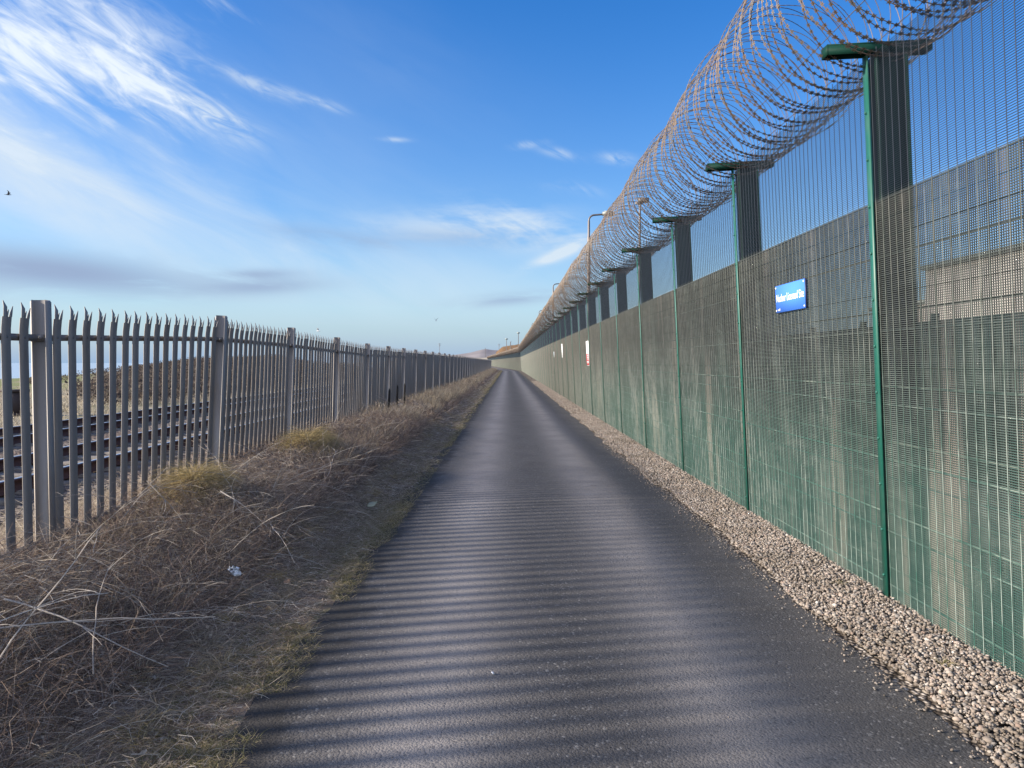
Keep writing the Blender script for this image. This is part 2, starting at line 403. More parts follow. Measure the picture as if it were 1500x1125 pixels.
M_WOOD = mat('burnt_wood', rough=.9, color=(.015, .013, .012))
M_PLAST = mat('litter_film', rough=.3, color=(.78, .82, .86))
M_LEAF = mat('pale_leaf', rough=.7, color=(.27, .29, .20))
M_GULL = mat('gull_grey', rough=.7, color=(.34, .35, .37)); M_GULLD = mat('dark_feathers', rough=.7, color=(.045, .045, .055)); M_GULLW = mat('gull_white', rough=.7, color=(.72, .72, .72))
M_CLAD = mat('building_cladding', rough=.75, build=weathered((.32, .31, .28), (.19, .18, .16), sc=(1, 2, .4)))
M_HOARD = mat('green_hoarding', rough=.6, build=weathered((.030, .065, .052), (.07, .08, .065)))
M_WIN = mat('window_glass', rough=.1, color=(.03, .04, .05))
M_PIPE = mat('roof_steel', rough=.5, metal=.3, color=(.22, .26, .24))

# ------------------------------------------------------------------ ground, sea, far land
S_PTS = [-3000, -760, -690, -600, -520, -440, -340, -312, -270, -150, 0, 3000]
C_PTS = [-26, -24, -21, -12, -3, 6, 8, 3, -3, -3, -8, -8]
def land(x, y):
    """height of the ground west of the railway and everywhere else"""
    x = np.asarray(x, float); y = np.asarray(y, float)
    base = np.full(x.shape, -.16)
    yy = np.maximum(y, 18.0)
    s = F_PX * x / yy
    crest = 1.57 + np.interp(s, S_PTS, C_PTS) * 82 / F_PX - .5
    k = np.clip((yy - 30) / 52, 0, 1); k = k * k * (3 - 2 * k)
    back = np.clip((yy - 95) / 60, 0, 1); back = back * back * (3 - 2 * back)
    west = np.clip((-x - 14) / 8, 0, 1)
    h = -.1 + (crest + .1) * k
    h = h * (1 - back) + (-2.2) * back
    h = h + fbm(x * .25, y * .25, 3) * .35 * west
    far_w = np.clip((-x - 75) / 45, 0, 1)
    h = h * (1 - far_w) + (-7.0) * far_w
    h = h * west + base * (1 - west)
    east = np.clip((x + 2) / 2, 0, 1)
    return np.where(x > -12, -.16 * (1 - east) - .05 * east, h)
def grid(xs, ys, zf, name, m, mapx=None, smooth=True):
    X, Y = np.meshgrid(xs, ys, indexing='ij'); Z = zf(X, Y)
    XX = bendx(X, Y) if mapx else X
    V = np.stack([XX, Y, Z], -1).reshape(-1, 3)
    idx = np.arange(len(xs) * len(ys)).reshape(len(xs), len(ys))
    F = np.stack([idx[:-1, :-1], idx[1:, :-1], idx[1:, 1:], idx[:-1, 1:]], -1).reshape(-1, 4)
    return mesh_np(name, V, F, m, smooth)
def b_ground(t, b):
    p = geo(t); x, y, z = t.sep(p)
    n = t.noise(p, .12, 5, .65); n2 = t.noise(p, 1.6, 5, .7)
    c = t.mix(t.ramp(n2, .35, .65), (.17, .145, .10), (.30, .265, .19))
    c = t.mix(t.math('MULTIPLY', t.ramp(n, .5, .6), .5), c, (.13, .13, .06))
    sx = t.math('DIVIDE', x, t.math('MAXIMUM', y, 1.0))
    scr = t.math('MULTIPLY', t.ramp(t.math('ADD', y, t.math('MULTIPLY', n, 14)), 36, 44), t.ramp(t.math('ADD', sx, t.math('MULTIPLY', n2, .12)), -.56, -.48))
    scr = t.math('MULTIPLY', scr, t.ramp(x, -13.0, -14.5))
    c = t.mix(t.math('MULTIPLY', scr, .9), c, (.085, .068, .055))
    green = t.math('MULTIPLY', t.math('MULTIPLY', t.ramp(x, -24, -32), t.ramp(t.noise(p, .3, 4), .3, .5)), t.math('SUBTRACT', 1.0, scr))
    c = t.mix(t.math('MULTIPLY', green, .8), c, (.14, .17, .055))
    c = t.mix(t.math('MULTIPLY', t.ramp(n2, .60, .75), .6), c, (.06, .055, .035))
    c = t.mix(t.ramp(x, 2.0, 2.4, False), c, (.22, .20, .16))
    t.l.new(c, b.inputs['Base Color']); bump(t, b, n2, .7, .15)
M_GROUND = mat('ground_field', rough=.95, build=b_ground, spec=.15)
xs = np.concatenate([[-400, -300, -220, -160], np.arange(-125, -12, 1.5), [-12, -9, -6, -4, -2, 0, 2, 4, 8, 16, 40, 120, 400, 1500, 5000]])
ys = np.concatenate([[-400, -100, -40, -15], np.arange(0, 170, 2.0), np.arange(170, 400, 20), [400, 700, 1200, 2500, 6000]])
obj('ground', grid(xs, ys, land, 'ground', M_GROUND), kind='structure', label='dry pale grass and green field running back from the railway')
def b_sea(t, b):
    p = geo(t); bump(t, b, t.noise(p, .6, 4), .3, .2)
M_SEA = mat('sea_water', rough=.5, color=(.30, .40, .47), build=b_sea)
V, F = np.array([[-9000, -4000, -5.2], [-85, -4000, -5.2], [-85, 9000, -5.2], [-9000, 9000, -5.2]]), np.array([[0, 1, 2, 3]])
obj('sea', mesh_np('sea', V, F, M_SEA), kind='structure')

ys_near = np.concatenate([np.arange(-6, 30, .5), np.arange(30, 150, 2.0), np.arange(150, 420, 6)])
# asphalt path, ragged left edge
def path_mesh():
    yy = np.concatenate([np.arange(-6, 25, .08), np.arange(25, 60, .3), np.arange(60, 420, 2)])
    l = -1.17 + fbm(yy * 1.3, yy * 0 + 3.3, 5) * .30 + .04 * np.sin(yy * .5)
    r = 1.90 + fbm(yy * 3, yy * 0 + 8.3, 4) * .06
    K = 9
    X = l[:, None] + (r - l)[:, None] * np.linspace(0, 1, K)[None]
    X = bendx(X, yy[:, None] + 0 * X); Y = yy[:, None] + 0 * X
    Z = .012 - .012 * np.abs(np.linspace(-1, 1, K))[None] ** 3 + 0 * X
    idx = np.arange(X.size).reshape(X.shape)
    F = np.stack([idx[:-1, :-1], idx[:-1, 1:], idx[1:, 1:], idx[1:, :-1]], -1).reshape(-1, 4)
    return mesh_np('path', np.stack([X, Y, Z], -1).reshape(-1, 3), F, M_ASPH, True)
obj('path', path_mesh(), kind='structure', label='grey asphalt path with two paler worn wheel tracks')
obj('gravel_strip', grid(np.array([1.80, 2.0, 2.2, 2.4, 2.9, 4.0]), ys_near, lambda X, Y: -.012 + 0 * X + .012 * (X > 1.9), 'gravel_strip', M_BED, True), kind='structure')

def verge_h(x, y):
    x = np.asarray(x, float); y = np.asarray(y, float)
    k = np.clip((y - 4.6) / 1.4, 0, 1) * (1 - .6 * np.clip((y - 15) / 8, 0, 1))
    t = np.clip((-1.28 - x) / (1.6 - .65 * k), 0, 1)
    h = -.01 + (.18 + .09 * k) * t * t * (3 - 2 * t)
    h = h * (1 + fbm(x * .9, y * .45, 3) * .9) + fbm(x * 4, y * 4, 3) * .07 * t
    d = np.clip((-3.2 - x) / 2.2, 0, 1); d = d * d * (3 - 2 * d)
    return h * (1 - d) + (-.12) * d
obj('verge', grid(np.concatenate([np.arange(-5.7, -3.3, .3), np.arange(-3.3, -1.04, .08)]), np.concatenate([np.arange(-4, 14, .1), np.arange(14, 40, .4), np.arange(40, 420, 3)]), verge_h, 'verge', M_SOIL, True), kind='structure')
def ball_h(x, y):
    d = np.abs(np.asarray(x, float) + 8.65)
    return -.055 - .12 * np.clip((d - 3.1) / .8, 0, 1) + fbm(x * 5, y * 5, 2) * .03
obj('ballast', grid(np.arange(-12.8, -4.9, .35), np.concatenate([np.arange(-6, 30, .35), np.arange(30, 420, 3)]), ball_h, 'ballast', M_BALL, True), kind='structure')

# far hills, beach strip and bushy bank at the end of the path
def hill_mesh(name, prof, Y, depth, m, amp=0):
    """prof: list (px, py) crest; a rounded ridge at distance Y, real thickness depth"""
    px = np.linspace(prof[0][0], prof[-1][0], 60); py = np.interp(px, [p[0] for p in prof], [p[1] for p in prof])
    X = (px - 744) / F_PX * Y; Zc = 1.57 + (531 - py) / F_PX * Y
    rows = []
    for k, (dy, f) in enumerate([(-1, 0), (-.8, .3), (-.5, .7), (-.2, .95), (0, 1), (.3, .9), (.7, .5), (1, 0)]):
        yy = Y + dy * depth
        z = -1 + (Zc + 1) * f + fbm(X / depth * 6 + k, X * 0 + k * 2.7, 4) * amp * f
        rows.append(np.stack([X, yy + 0 * X, z], -1))
    V = np.array(rows); idx = np.arange(V.shape[0] * V.shape[1]).reshape(V.shape[:2])
    F = np.stack([idx[:-1, :-1], idx[:-1, 1:], idx[1:, 1:], idx[1:, :-1]], -1).reshape(-1, 4)
    return mesh_np(name, V.reshape(-1, 3), F, m, True)
def b_moor(t, b):
    p = geo(t); n = t.noise(p, .006, 5, .6)
    t.l.new(t.mix(t.ramp(n, .4, .6), (.20, .19, .195), (.25, .235, .235)), b.inputs['Base Color'])
M_MOOR = mat('far_moor', rough=1.0, build=b_moor, spec=0.0)
M_SAND = mat('pale_land', rough=1.0, color=(.34, .31, .24), spec=.1)
M_BANK = mat('bank_earth', rough=1.0, color=(.16, .10, .055), spec=.1)
obj('far_hill', hill_mesh('far_hill', [(600, 528), (640, 525), (668, 520), (690, 517), (711, 511), (722, 513), (740, 514), (800, 512), (900, 516)], 2600, 500, M_MOOR, 4), kind='structure', label='distant purple brown moorland hill past the end of the path')
obj('pale_shore', hill_mesh('pale_shore', [(480, 533), (560, 530), (640, 526.5), (700, 524.5), (730, 523), (800, 523), (900, 526)], 900, 120, M_SAND, 1.0), kind='structure')
obj('earth_bank', hill_mesh('earth_bank', [(722, 532), (727, 516), (735, 509), (746, 507), (760, 505), (800, 508), (860, 516), (900, 530)], 360, 30, M_BANK, 1.2), kind='structure', label='brown bush covered bank behind the far bend of the fence')
N = 5200
px = rng.uniform(724, 880, N); Yb = 360 + rng.uniform(-27, 5, N)
cr = np.interp(px, [722, 728, 736, 746, 760, 800, 860, 900], [532, 516, 509, 507, 505, 508, 516, 530])
Xb = (px - 744) / F_PX * 360; Zb = 1.57 + (531 - cr) / F_PX * 360
f = np.clip((Yb - 330) / 30, .02, 1) ** .6
P = np.stack([Xb, Yb, -1 + (Zb + .8) * f], -1)
def leaf_quads(P, size):
    n = len(P); a = rng.normal(size=(n, 3)); a /= np.linalg.norm(a, axis=1, keepdims=True); b_ = np.cross(a, rng.normal(size=(n, 3))); b_ /= np.linalg.norm(b_, axis=1, keepdims=True)
    s = np.broadcast_to(size, (n,))[:, None]
    V = np.stack([P - a * s, P - b_ * s * .7, P + a * s, P + b_ * s * .7], 1).reshape(-1, 3)
    return V, np.arange(4 * n).reshape(n, 4)
V, F = leaf_quads(P, rng.uniform(.3, .9, N))
obj('bank_bushes', mesh_np('bank_bushes', V, F, M_GORSE), kind='stuff', label='brown and orange bushes massed on the bank at the end of the path', cat='bushes')
# dark scrub on the ridge beyond the railway
N = 150000
ys_ = 26 + 72 * rng.random(N) ** .8; s_ = rng.uniform(-700, -40, N); xs_ = s_ / F_PX * ys_
dens = vnoise(xs_ * .16, ys_ * .12) + .35 * vnoise(xs_ * .7, ys_ * .5)
thr = np.interp(s_, [-700, -650, -600, -500, -400, -300, -100], [1.0, .9, .58, .42, .3, .3, .35]) + np.interp(ys_, [26, 38, 50], [.35, .10, 0])
keep = (dens > thr) & (xs_ < -14.5)
xs_, ys_, dens = xs_[keep], ys_[keep], dens[keep]
hh = rng.random(len(xs_)) ** .7 * (.35 + .55 * vnoise(xs_ * .45, ys_ * .45))
P = np.stack([xs_, ys_, land(xs_, ys_) + hh], -1)
V, F = leaf_quads(P, rng.uniform(.03, .10, len(P)))
obj('ridge_scrub', mesh_np('ridge_scrub', V, F, M_SCRUB), kind='stuff', label='dark leafless scrub covering the ridge beyond the railway', cat='scrub')
# pale field tufts behind the tracks
def strands(x, y, z, L, w, lean, K=4, droop=.5, mat_=None, sides=2, az=None, taper=True):
    n = len(x); a = rng.uniform(0, 2 * math.pi, n) if az is None else az
    t_ = np.linspace(0, 1, K)[None]
    el_ = lean[:, None] - droop * t_ * (1 + 0 * lean[:, None])   # elevation along the strand
    dl = (L / (K - 1))[:, None]
    cx = np.cumsum(np.cos(el_) * dl, 1) - np.cos(el_[:, :1]) * dl; cz = np.cumsum(np.sin(el_) * dl, 1) - np.sin(el_[:, :1]) * dl
    a2 = a[:, None] + np.cumsum(rng.normal(0, .22, (n, K)), 1)
    X = x[:, None] + cx * np.cos(a2); Y = y[:, None] + cx * np.sin(a2); Z = z[:, None] + cz
    P = np.stack([X, Y, Z], -1)
    wr = w[:, None] * (np.linspace(1, .25, K)[None] if taper else 1.0)
    return tubes(P, wr, sides)
N = 30000
ty = 6 + 60 * rng.random(N) ** 1.3; tx = -12.9 - 22 * rng.random(N) ** 1.2
k = vnoise(tx * .8, ty * .8) > .38; tx, ty = tx[k], ty[k]
V, F = strands(tx, ty, land(tx, ty) - .02, rng.uniform(.15, .45, len(tx)), rng.uniform(.006, .016, len(tx)), rng.uniform(.9, 1.5, len(tx)), 3)
obj('field_grass', mesh_np('field_grass', V, F, M_STRAW), kind='stuff', label='pale dry grass tufts in the field beyond the railway', cat='dry grass')

# ------------------------------------------------------------------ railway
def rail_profile():
    a = [(-.07, 0), (-.07, .012), (-.012, .03), (-.012, .118), (-.036, .128), (-.036, .155)]
    return a + [(-x, z) for x, z in a[::-1]]
def sweep(prof, X, ys, z, m, name):
    prof = np.array(prof); n = len(prof)
    V = np.stack([np.stack([bendx(X, y) + prof[:, 0], np.full(n, y), z + prof[:, 1]], -1) for y in ys])
    idx = np.arange(len(ys) * n).reshape(len(ys), n); nx = np.roll(idx, -1, 1)
    F = np.stack([idx[:-1], idx[1:], nx[1:], nx[:-1]], -1).reshape(-1, 4)
    return mesh_np(name, V.reshape(-1, 3), F, m)
rail_ys = np.concatenate([[-6, 134], np.arange(160, 420, 40)])
sl = join([box(-1.25, 1.25, -.13, .13, -.1, 0.012), box(-.87, -.60, -.10, .10, .012, .022), box(.60, .87, -.10, .10, .012, .022)])
M_sl = mesh_np('sleeper', *sl, M_SLEEP)
for (c, lab) in ((-6.875, 'railway track nearest the palisade fence with rusty rails'), (-10.425, 'second railway track beside the pale field with rusty rails')):
    t_ = obj('railway_track', None, loc=(c, 4, -.055), label=lab, cat='railway track', group='railway tracks')
    for s in (-.725, .725):
        r_ = obj('rail', sweep(rail_profile(), 0, rail_ys, 0, M_RAILS, 'rail'), t_, loc=(s, -4, .02))
        hd = [(-.034, .1555), (-.034, .160), (.034, .160), (.034, .1555)]
        obj('rail_head', sweep(hd, 0, rail_ys, 0, M_RAILT, 'rail_head'), r_, loc=(0, 0, 0))
    for i in range(150):
        obj('sleeper', M_sl, t_, loc=(0, -6 + i * .65 + rng.normal(0, .01), .012))
    yy = np.arange(91.5 + 4, 320, .65) - 4
    C_ = np.stack([bendx(0, yy + 4), yy, np.full(len(yy), -.045)], -1)
    obj('distant_sleepers', mesh_np('distant_sleepers', *boxes(C_, [[1.25, .13, .057]]), M_SLEEP), t_, kind='stuff')
# small trackside cabinet and marker posts
cab = obj('trackside_cabinet', None, loc=(-15.9, 23.4, -.12), label='small dark trackside cabinet in the pale grass at far left', cat='cabinet')
M_CAB = mat('cabinet_dark', rough=.8, color=(.035, .025, .025))
obj('cabinet_body', mesh_np('cabinet_body', *join([box(-.28, .28, -.2, .2, 0, .75), box(-.34, .34, -.25, .25, -.02, .06)]), M_CAB), cab)
obj('cabinet_lid', mesh_np('cabinet_lid', *box(-.33, .33, -.25, .25, .75, .82), M_CAB), cab)
obj('cabinet_door', mesh_np('cabinet_door', *box(-.24, .24, -.215, -.2, .06, .70), M_CAB), cab)
mp = obj('marker_post', None, loc=(-15.9, 26.5, -.12), label='thin dark post standing in the pale grass beyond the tracks', cat='post')
obj('post_shaft', mesh_np('post_shaft', *box(-.05, .05, -.05, .05, 0, .95), M_WOOD), mp)
obj('post_cap', mesh_np('post_cap', *box(-.06, .06, -.06, .06, .95, .99), M_WOOD), mp)

# ------------------------------------------------------------------ palisade fence (left)
PX, P0, PB = -3.10, 4.69, 2.77
P_Y = {-2: -.72, -1: 2.05, 0: 4.84, 1: 7.62, 2: 10.15, 3: 12.95, 4: 15.75, 5: 18.5, 6: 21.25}
def post_y(i): return P_Y[i] if i in P_Y else 21.25 + (i - 6) * PB
def p_top(y):   # height of the pale tops above the path
    i = (np.asarray(y, float) - P0) / PB
    return 1.57 + np.interp(i, [-2, 0, 1, 2, 3, 4, 6, 9, 30, 60], [.36, .415, .50, .495, .455, .42, .43, .45, .45, .45])
def p_lean(y):  # lean towards the path (radians)
    i = (np.asarray(y, float) - P0) / PB
    return np.interp(i, [-2, -.5, 0, .25, 1, 2, 3, 4, 8, 60], [0, -.004, -.006, .012, .055, .040, .028, .03, .024, .02]) * 1.0
PH_ = 1.84
# pale: W section with a splayed triple point
prof = np.array([(-.040, 0), (-.023, .017), (0, .005), (.023, .017), (.040, 0)])
back = prof[::-1] - np.array([0, .0035])
ring = np.vstack([prof, back])             # (y, x)
zs = [0, PH_ - .30, PH_ - .20, PH_ - .13]
offx = [0, 0, .003, .010]
rings = np.array([[(r[1] + ox, r[0], z) for r in ring] for z, ox in zip(zs, offx)])
idx = np.arange(len(zs) * 10).reshape(len(zs), 10); nx = np.roll(idx, -1, 1)
pf = np.stack([idx[:-1], nx[:-1], nx[1:], idx[1:]], -1).reshape(-1, 4)
def prong(b0, b1, base_x, mid, tip, th=.0035):
    (ya, za), (yb, zb) = b0, b1; mx, my, mz, mw = mid; tx_, ty_, tz = tip
    A = [(base_x, ya, za), (base_x, yb, zb), (mx, my + mw, mz), (tx_, ty_ + .001, tz), (tx_, ty_ - .001, tz), (mx, my - mw, mz)]
    Fv = np.array(A + [(x - th, y, z) for x, y, z in A])
    Fi = [[0, 1, 2, 5], [5, 2, 3, 4], [6, 11, 8, 7], [11, 10, 9, 8], [0, 5, 11, 6], [1, 7, 8, 2], [5, 4, 10, 11], [2, 8, 9, 3], [3, 9, 10, 4]]
    return Fv, np.array(Fi)
ptop = PH_ - .13
pale = join([(rings.reshape(-1, 3), pf),
             prong((-.040, ptop), (-.006, ptop), .018, (.020, -.023, PH_ - .070, .016), (.008, -.026, PH_ - .030)),
             prong((-.010, ptop - .004), (.010, ptop - .004), .012, (.020, 0, PH_ - .10, .006), (.024, .0, PH_ - .085)),
             prong((.012, ptop), (.040, ptop), .018, (.022, .027, PH_ - .105, .012), (.026, .038, PH_ - .062))])
M_pale = mesh_np('pale', *pale, M_GALV)
pal = obj('palisade_fence', None, loc=(PX, P0, 0), label='grey galvanised steel palisade fence with splayed spikes along the railway', cat='fence')
# post: rolled I section 100 x 55, chamfered top
def ibeam(d, w, tf, tw, h):
    pr = [(-d/2, -w/2), (-d/2 + tf, -w/2), (-d/2 + tf, -tw/2), (d/2 - tf, -tw/2), (d/2 - tf, -w/2), (d/2, -w/2), (d/2, w/2), (d/2 - tf, w/2), (d/2 - tf, tw/2), (-d/2 + tf, tw/2), (-d/2 + tf, w/2), (-d/2, w/2)]
    pr = np.array(pr); n = 12
    z1 = np.where(np.abs(pr[:, 0]) > d/2 - tf/2, h - .014, h)
    V = np.vstack([np.column_stack([pr, np.zeros(n)]), np.column_stack([pr, z1])])
    F = [[i, (i + 1) % n, n + (i + 1) % n, n + i] for i in range(n)]
    F += [[n+0, n+1, n+10, n+11], [n+2, n+3, n+8, n+9], [n+4, n+5, n+6, n+7], [n+1, n+2, n+9, n+10], [n+3, n+4, n+7, n+8]]
    return V, np.array(F)
M_ppost = mesh_np('post', *ibeam(.104, .058, .009, .012, PH_ - .005), M_GALV)
def bolt_geo(c, ax, r=.013, l=.012):
    V, F = lathe([(0.0005, l), (r*.7, l), (r, l * .6), (r, 0)], 8)
    if ax == 'x': V = V[:, [2, 0, 1]]
    if ax == 'y': V = V[:, [0, 2, 1]] * np.array([1, -1, 1])
    return V + np.array(c), F
fish = join([boxes([[-.005, -.010, PH_ - .255]], [[.028, .005, .022]]), bolt_geo((.006, -.015, PH_ - .255), 'y'), bolt_geo((-.022, -.015, PH_ - .255), 'y')])
M_fish = mesh_np('rail_bracket', *fish, M_GALVR)
NB0, NB1 = -2, 62
pale_pos = []
for i in range(NB0, NB1 + 1):
    y = post_y(i); a = float(p_lean(y)); zt = float(p_top(y))
    po = obj('post', M_ppost, pal, loc=(float(bendx(0, y)) + math.tan(a) * (0 - .0), y - P0, zt - PH_), rot=(0, a, 0))
    po.location.x -= 0
    if i < 14: obj('rail_bracket', M_fish, po)
    # rails
    y2 = post_y(i + 1)
    if i < NB1:
        for zr, nm in ((-.255, 'rail'), (-1.62, 'rail')):
            def pt(yy_, dz, dx_):
                aa = float(p_lean(yy_)); hh_ = PH_ + dz
                return np.array([float(bendx(0, yy_)) + math.sin(aa) * hh_ - .012 + dx_, yy_ - P0, float(p_top(yy_)) + dz])
            a0, a1 = pt(y + .03, zr, 0), pt(y2 - .03, zr, 0)
            V = []
            for (dx_, dz_) in ((0, .022), (-.006, .022), (-.006, -.016), (-.045, -.016), (-.045, -.022), (0, -.022)):
                V += [a0 + np.array([dx_, 0, dz_]), a1 + np.array([dx_, 0, dz_])]
            F = [[2*j, 2*((j+1) % 6), 2*((j+1) % 6) + 1, 2*j + 1] for j in range(6)]
            obj(nm, mesh_np('rail', V, F, M_GALVR), pal)
        for j in range(1, 17):
            pale_pos.append(y - .012 + (y2 - y) * j / 17)
pale_pos = [p for p in pale_pos if p > .2]
near, far = pale_pos[:300], pale_pos[300:]
bolt_m = mesh_np('bolt', *join([bolt_geo((.006, 0, PH_ - .255), 'x', .009, .008)]), M_GALVR)
for k, y in enumerate(near):
    jit = rng.normal(0, .0015)
    o = obj('pale', M_pale, pal, loc=(float(bendx(0, y)), y - P0, float(p_top(y)) - PH_ + rng.normal(0, .004)), rot=(rng.normal(0, .004), float(p_lean(y)) + jit, rng.normal(0, .015)))
    if k < 60: obj('bolt', bolt_m, o)
ps = []
Vp, Fp = pale
for y in far:
    a = float(p_lean(y)); ca, sa = math.cos(a), math.sin(a)
    V = Vp.copy(); X = V[:, 0] * ca + V[:, 2] * sa; Z = -V[:, 0] * sa + V[:, 2] * ca
    ps.append((np.column_stack([X + float(bendx(0, y)), V[:, 1] + y - P0, Z + float(p_top(y)) - PH_]), Fp))
obj('distant_pales', mesh_np('distant_pales', *join(ps), M_GALV), pal, kind='stuff')

# ------------------------------------------------------------------ mesh security fence (right)
FX, F0, FB = 2.50, 4.69, 2.745
LEAN = -.0547
fen = obj('security_fence', None, loc=(FX, F0, 0), label='tall green anti climb mesh fence on dark green posts beside the gravel', cat='fence')
rad = .0025
def front_panel():
    zz = np.arange(.03, 3.53, .0127); n = len(zz)
    h = line_tubes(np.column_stack([np.zeros(n), np.zeros(n), zz]), np.column_stack([np.zeros(n), np.full(n, FB), zz]), rad, 4, (0, 0, 1))
    yy = np.arange(.035, FB, .0762); m = len(yy)
    v_ = line_tubes(np.column_stack([np.full(m, -.004), yy, np.full(m, .02)]), np.column_stack([np.full(m, -.004), yy, np.full(m, 3.55)]), rad, 4, (1, 0, 0))
    return h, v_
def back_panel(dep=.0036):
    H = 2.60
    zz = np.arange(.03, H, .0127); n = len(zz)
    h = line_tubes(np.column_stack([np.full(n, .010), np.zeros(n), zz]), np.column_stack([np.full(n, .010), np.full(n, FB), zz]), .0016, 4, (0, 0, 1))
    yy = np.arange(.01, FB, .0170)
    v_ = boxes(np.column_stack([np.full(len(yy), .0155), yy, np.full(len(yy), H/2 + .01)]), [[dep, .0011, H/2]])
    zr = np.arange(H, .05, -.118)
    r_ = boxes(np.column_stack([np.full(len(zr), .0058), np.full(len(zr), FB/2), zr]), [[.0015, FB/2 - .002, .0030]])
    return join([h, v_]), r_
(gh, gv) = front_panel()
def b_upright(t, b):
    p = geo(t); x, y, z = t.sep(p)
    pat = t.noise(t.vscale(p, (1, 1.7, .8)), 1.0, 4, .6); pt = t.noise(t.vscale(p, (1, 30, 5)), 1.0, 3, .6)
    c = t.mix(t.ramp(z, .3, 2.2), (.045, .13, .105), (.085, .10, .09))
    c = t.mix(t.math('MULTIPLY', t.math('MULTIPLY', t.ramp(pat, .38, .56), t.ramp(pt, .36, .58)), .75), c, t.mix(t.ramp(z, .8, 2.2), (.33, .38, .35), (.17, .18, .165)))  # sun glints on the uprights painted as pale patches, stronger low down
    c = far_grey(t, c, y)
    c = t.mix(t.ramp(z, 2.57, 2.64), c, (.018, .028, .045))  # upper uprights painted dark too, as a silhouette against the sky
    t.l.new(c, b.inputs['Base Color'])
M_UPR = mat('sunlit_upright_wire', rough=.55, build=b_upright, spec=.3)
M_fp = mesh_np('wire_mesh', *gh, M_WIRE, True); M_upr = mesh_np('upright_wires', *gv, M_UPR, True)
(g1, gr_), (g2, _) = back_panel(.0026), back_panel(.0038)
M_bpn = mesh_np('backing_mesh', *g1, M_GRATE); M_bp = mesh_np('backing_mesh', *g2, M_GRATE); M_rib = mesh_np('backing_ribs', *gr_, M_RIB)
M_post = mesh_np('post', *(lambda g: (g[0] + np.array([.132, 0, 0]), g[1]))(ibeam(.20, .105, .010, .012, 3.545)), M_GREENP)
arm = []
# cross arm: downward channel with a folded lip
arm = join([box(-.27, .39, -.045, .045, 3.60, 3.61), box(-.27, .39, -.045, -.037, 3.545, 3.60), box(-.27, .39, .037, .045, 3.545, 3.60), box(-.275, -.27, -.045, .045, 3.545, 3.61), box(.39, .395, -.045, .045, 3.545, 3.61), box(.06, .27, -.036, .036, 3.5455, 3.552)])
M_arm = mesh_np('cross_arm', *arm, M_GREENP)
cl = [box(-.020, -.010, -.028, .028, .01, 3.54)]
M_clamp = mesh_np('clamp_bar', *join(cl), M_CLAMP)
bl = [bolt_geo((0, 0, 0), 'x', .010, .010)]
bolts = join([(np.array(bl[0][0]) * np.array([-1, 1, 1]) + np.array([-.020, .006, z]), bl[0][1]) for z in np.arange(.18, 3.5, .30)])
M_bolt1 = mesh_np('bolt', np.array(bl[0][0]) * np.array([-1, 1, 1]), bl[0][1], M_CLAMP)
NF0, NF1 = -2, 132
def fpos(i):
    y = F0 + FB * i; return y, float(bendx(0, y)), (math.atan(BEND_K) if y > BEND_Y - 1 else 0.0)
for i in range(NF0, NF1):
    y, xo, yaw = fpos(i); rot = (0, LEAN, yaw)
    po = obj('post', M_post, fen, loc=(xo, y - F0, 0), rot=rot)
    obj('cross_arm', M_arm, po); 
    c_ = obj('clamp_bar', M_clamp, po)
    if i < 5:
        for zb in np.arange(.18, 3.5, .30): obj('bolt', M_bolt1, c_, loc=(-.020, .006, float(zb)))
    wm = obj('wire_mesh', M_fp, fen, loc=(xo, y - F0, 0), rot=rot)
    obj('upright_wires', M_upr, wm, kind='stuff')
    bk = obj('backing_mesh', M_bpn if i < 1 else M_bp, fen, loc=(xo, y - F0, 0), rot=rot)
    if i < 14: obj('backing_ribs', M_rib, bk, kind='stuff')

# ------------------------------------------------------------------ razor wire coil
def on_fence(h, dx=0.0):   # offset from the fence base line, leaning with it
    return math.sin(LEAN) * h + dx
CX, CZ, CR = 2.33, 4.05, .572
coil = obj('razor_wire_coil', None, loc=(CX, F0, CZ), label='long rusty razor wire coil lying on the cross arms of the mesh fence', cat='razor wire')
PITCH = .088
def coil_pts(k0, k1, seg, ph=0.0):
    th = np.arange(int((k1 - k0) * seg) + 1) / seg * 2 * math.pi + k0 * 2 * math.pi
    loop = th / (2 * math.pi)
    y = loop * PITCH
    yy = y + .058 * np.sin(2.5 * th + ph) + .045 * (vnoise(loop * .8, loop * 0 + 7.7) - .5) + .02 * np.sin(loop * .9)
    bay = (y / FB) * 2 * math.pi
    Rr = CR * (1 + .030 * np.sin(loop * 1.7) + .022 * np.sin(loop * 4.1) + .045 * (vnoise(loop * .31, loop * 0 + 4.2) - .5) + .035 * np.sin(5 * th / 2 + ph + loop) * .4)
    sag = -.030 * (1 - np.cos(bay)) / 2 + .05 * (vnoise(loop * .08, loop * 0 + 9.9) - .5)
    sx = .05 * (vnoise(loop * .10, loop * 0 + 2.1) - .5)
    ell = 1.0 + .05 * (vnoise(loop * .06, loop * 0 + 6.6) - .5)
    Y = yy
    X = bendx(0, Y + F0) + sx + Rr * np.cos(th + ph) * ell
    Z = sag + Rr * np.sin(th + ph) / ell
    cen = np.stack([bendx(0, Y + F0) + sx, Y, sag + 0 * Y], -1)
    return np.stack([X, Y, Z], -1), cen
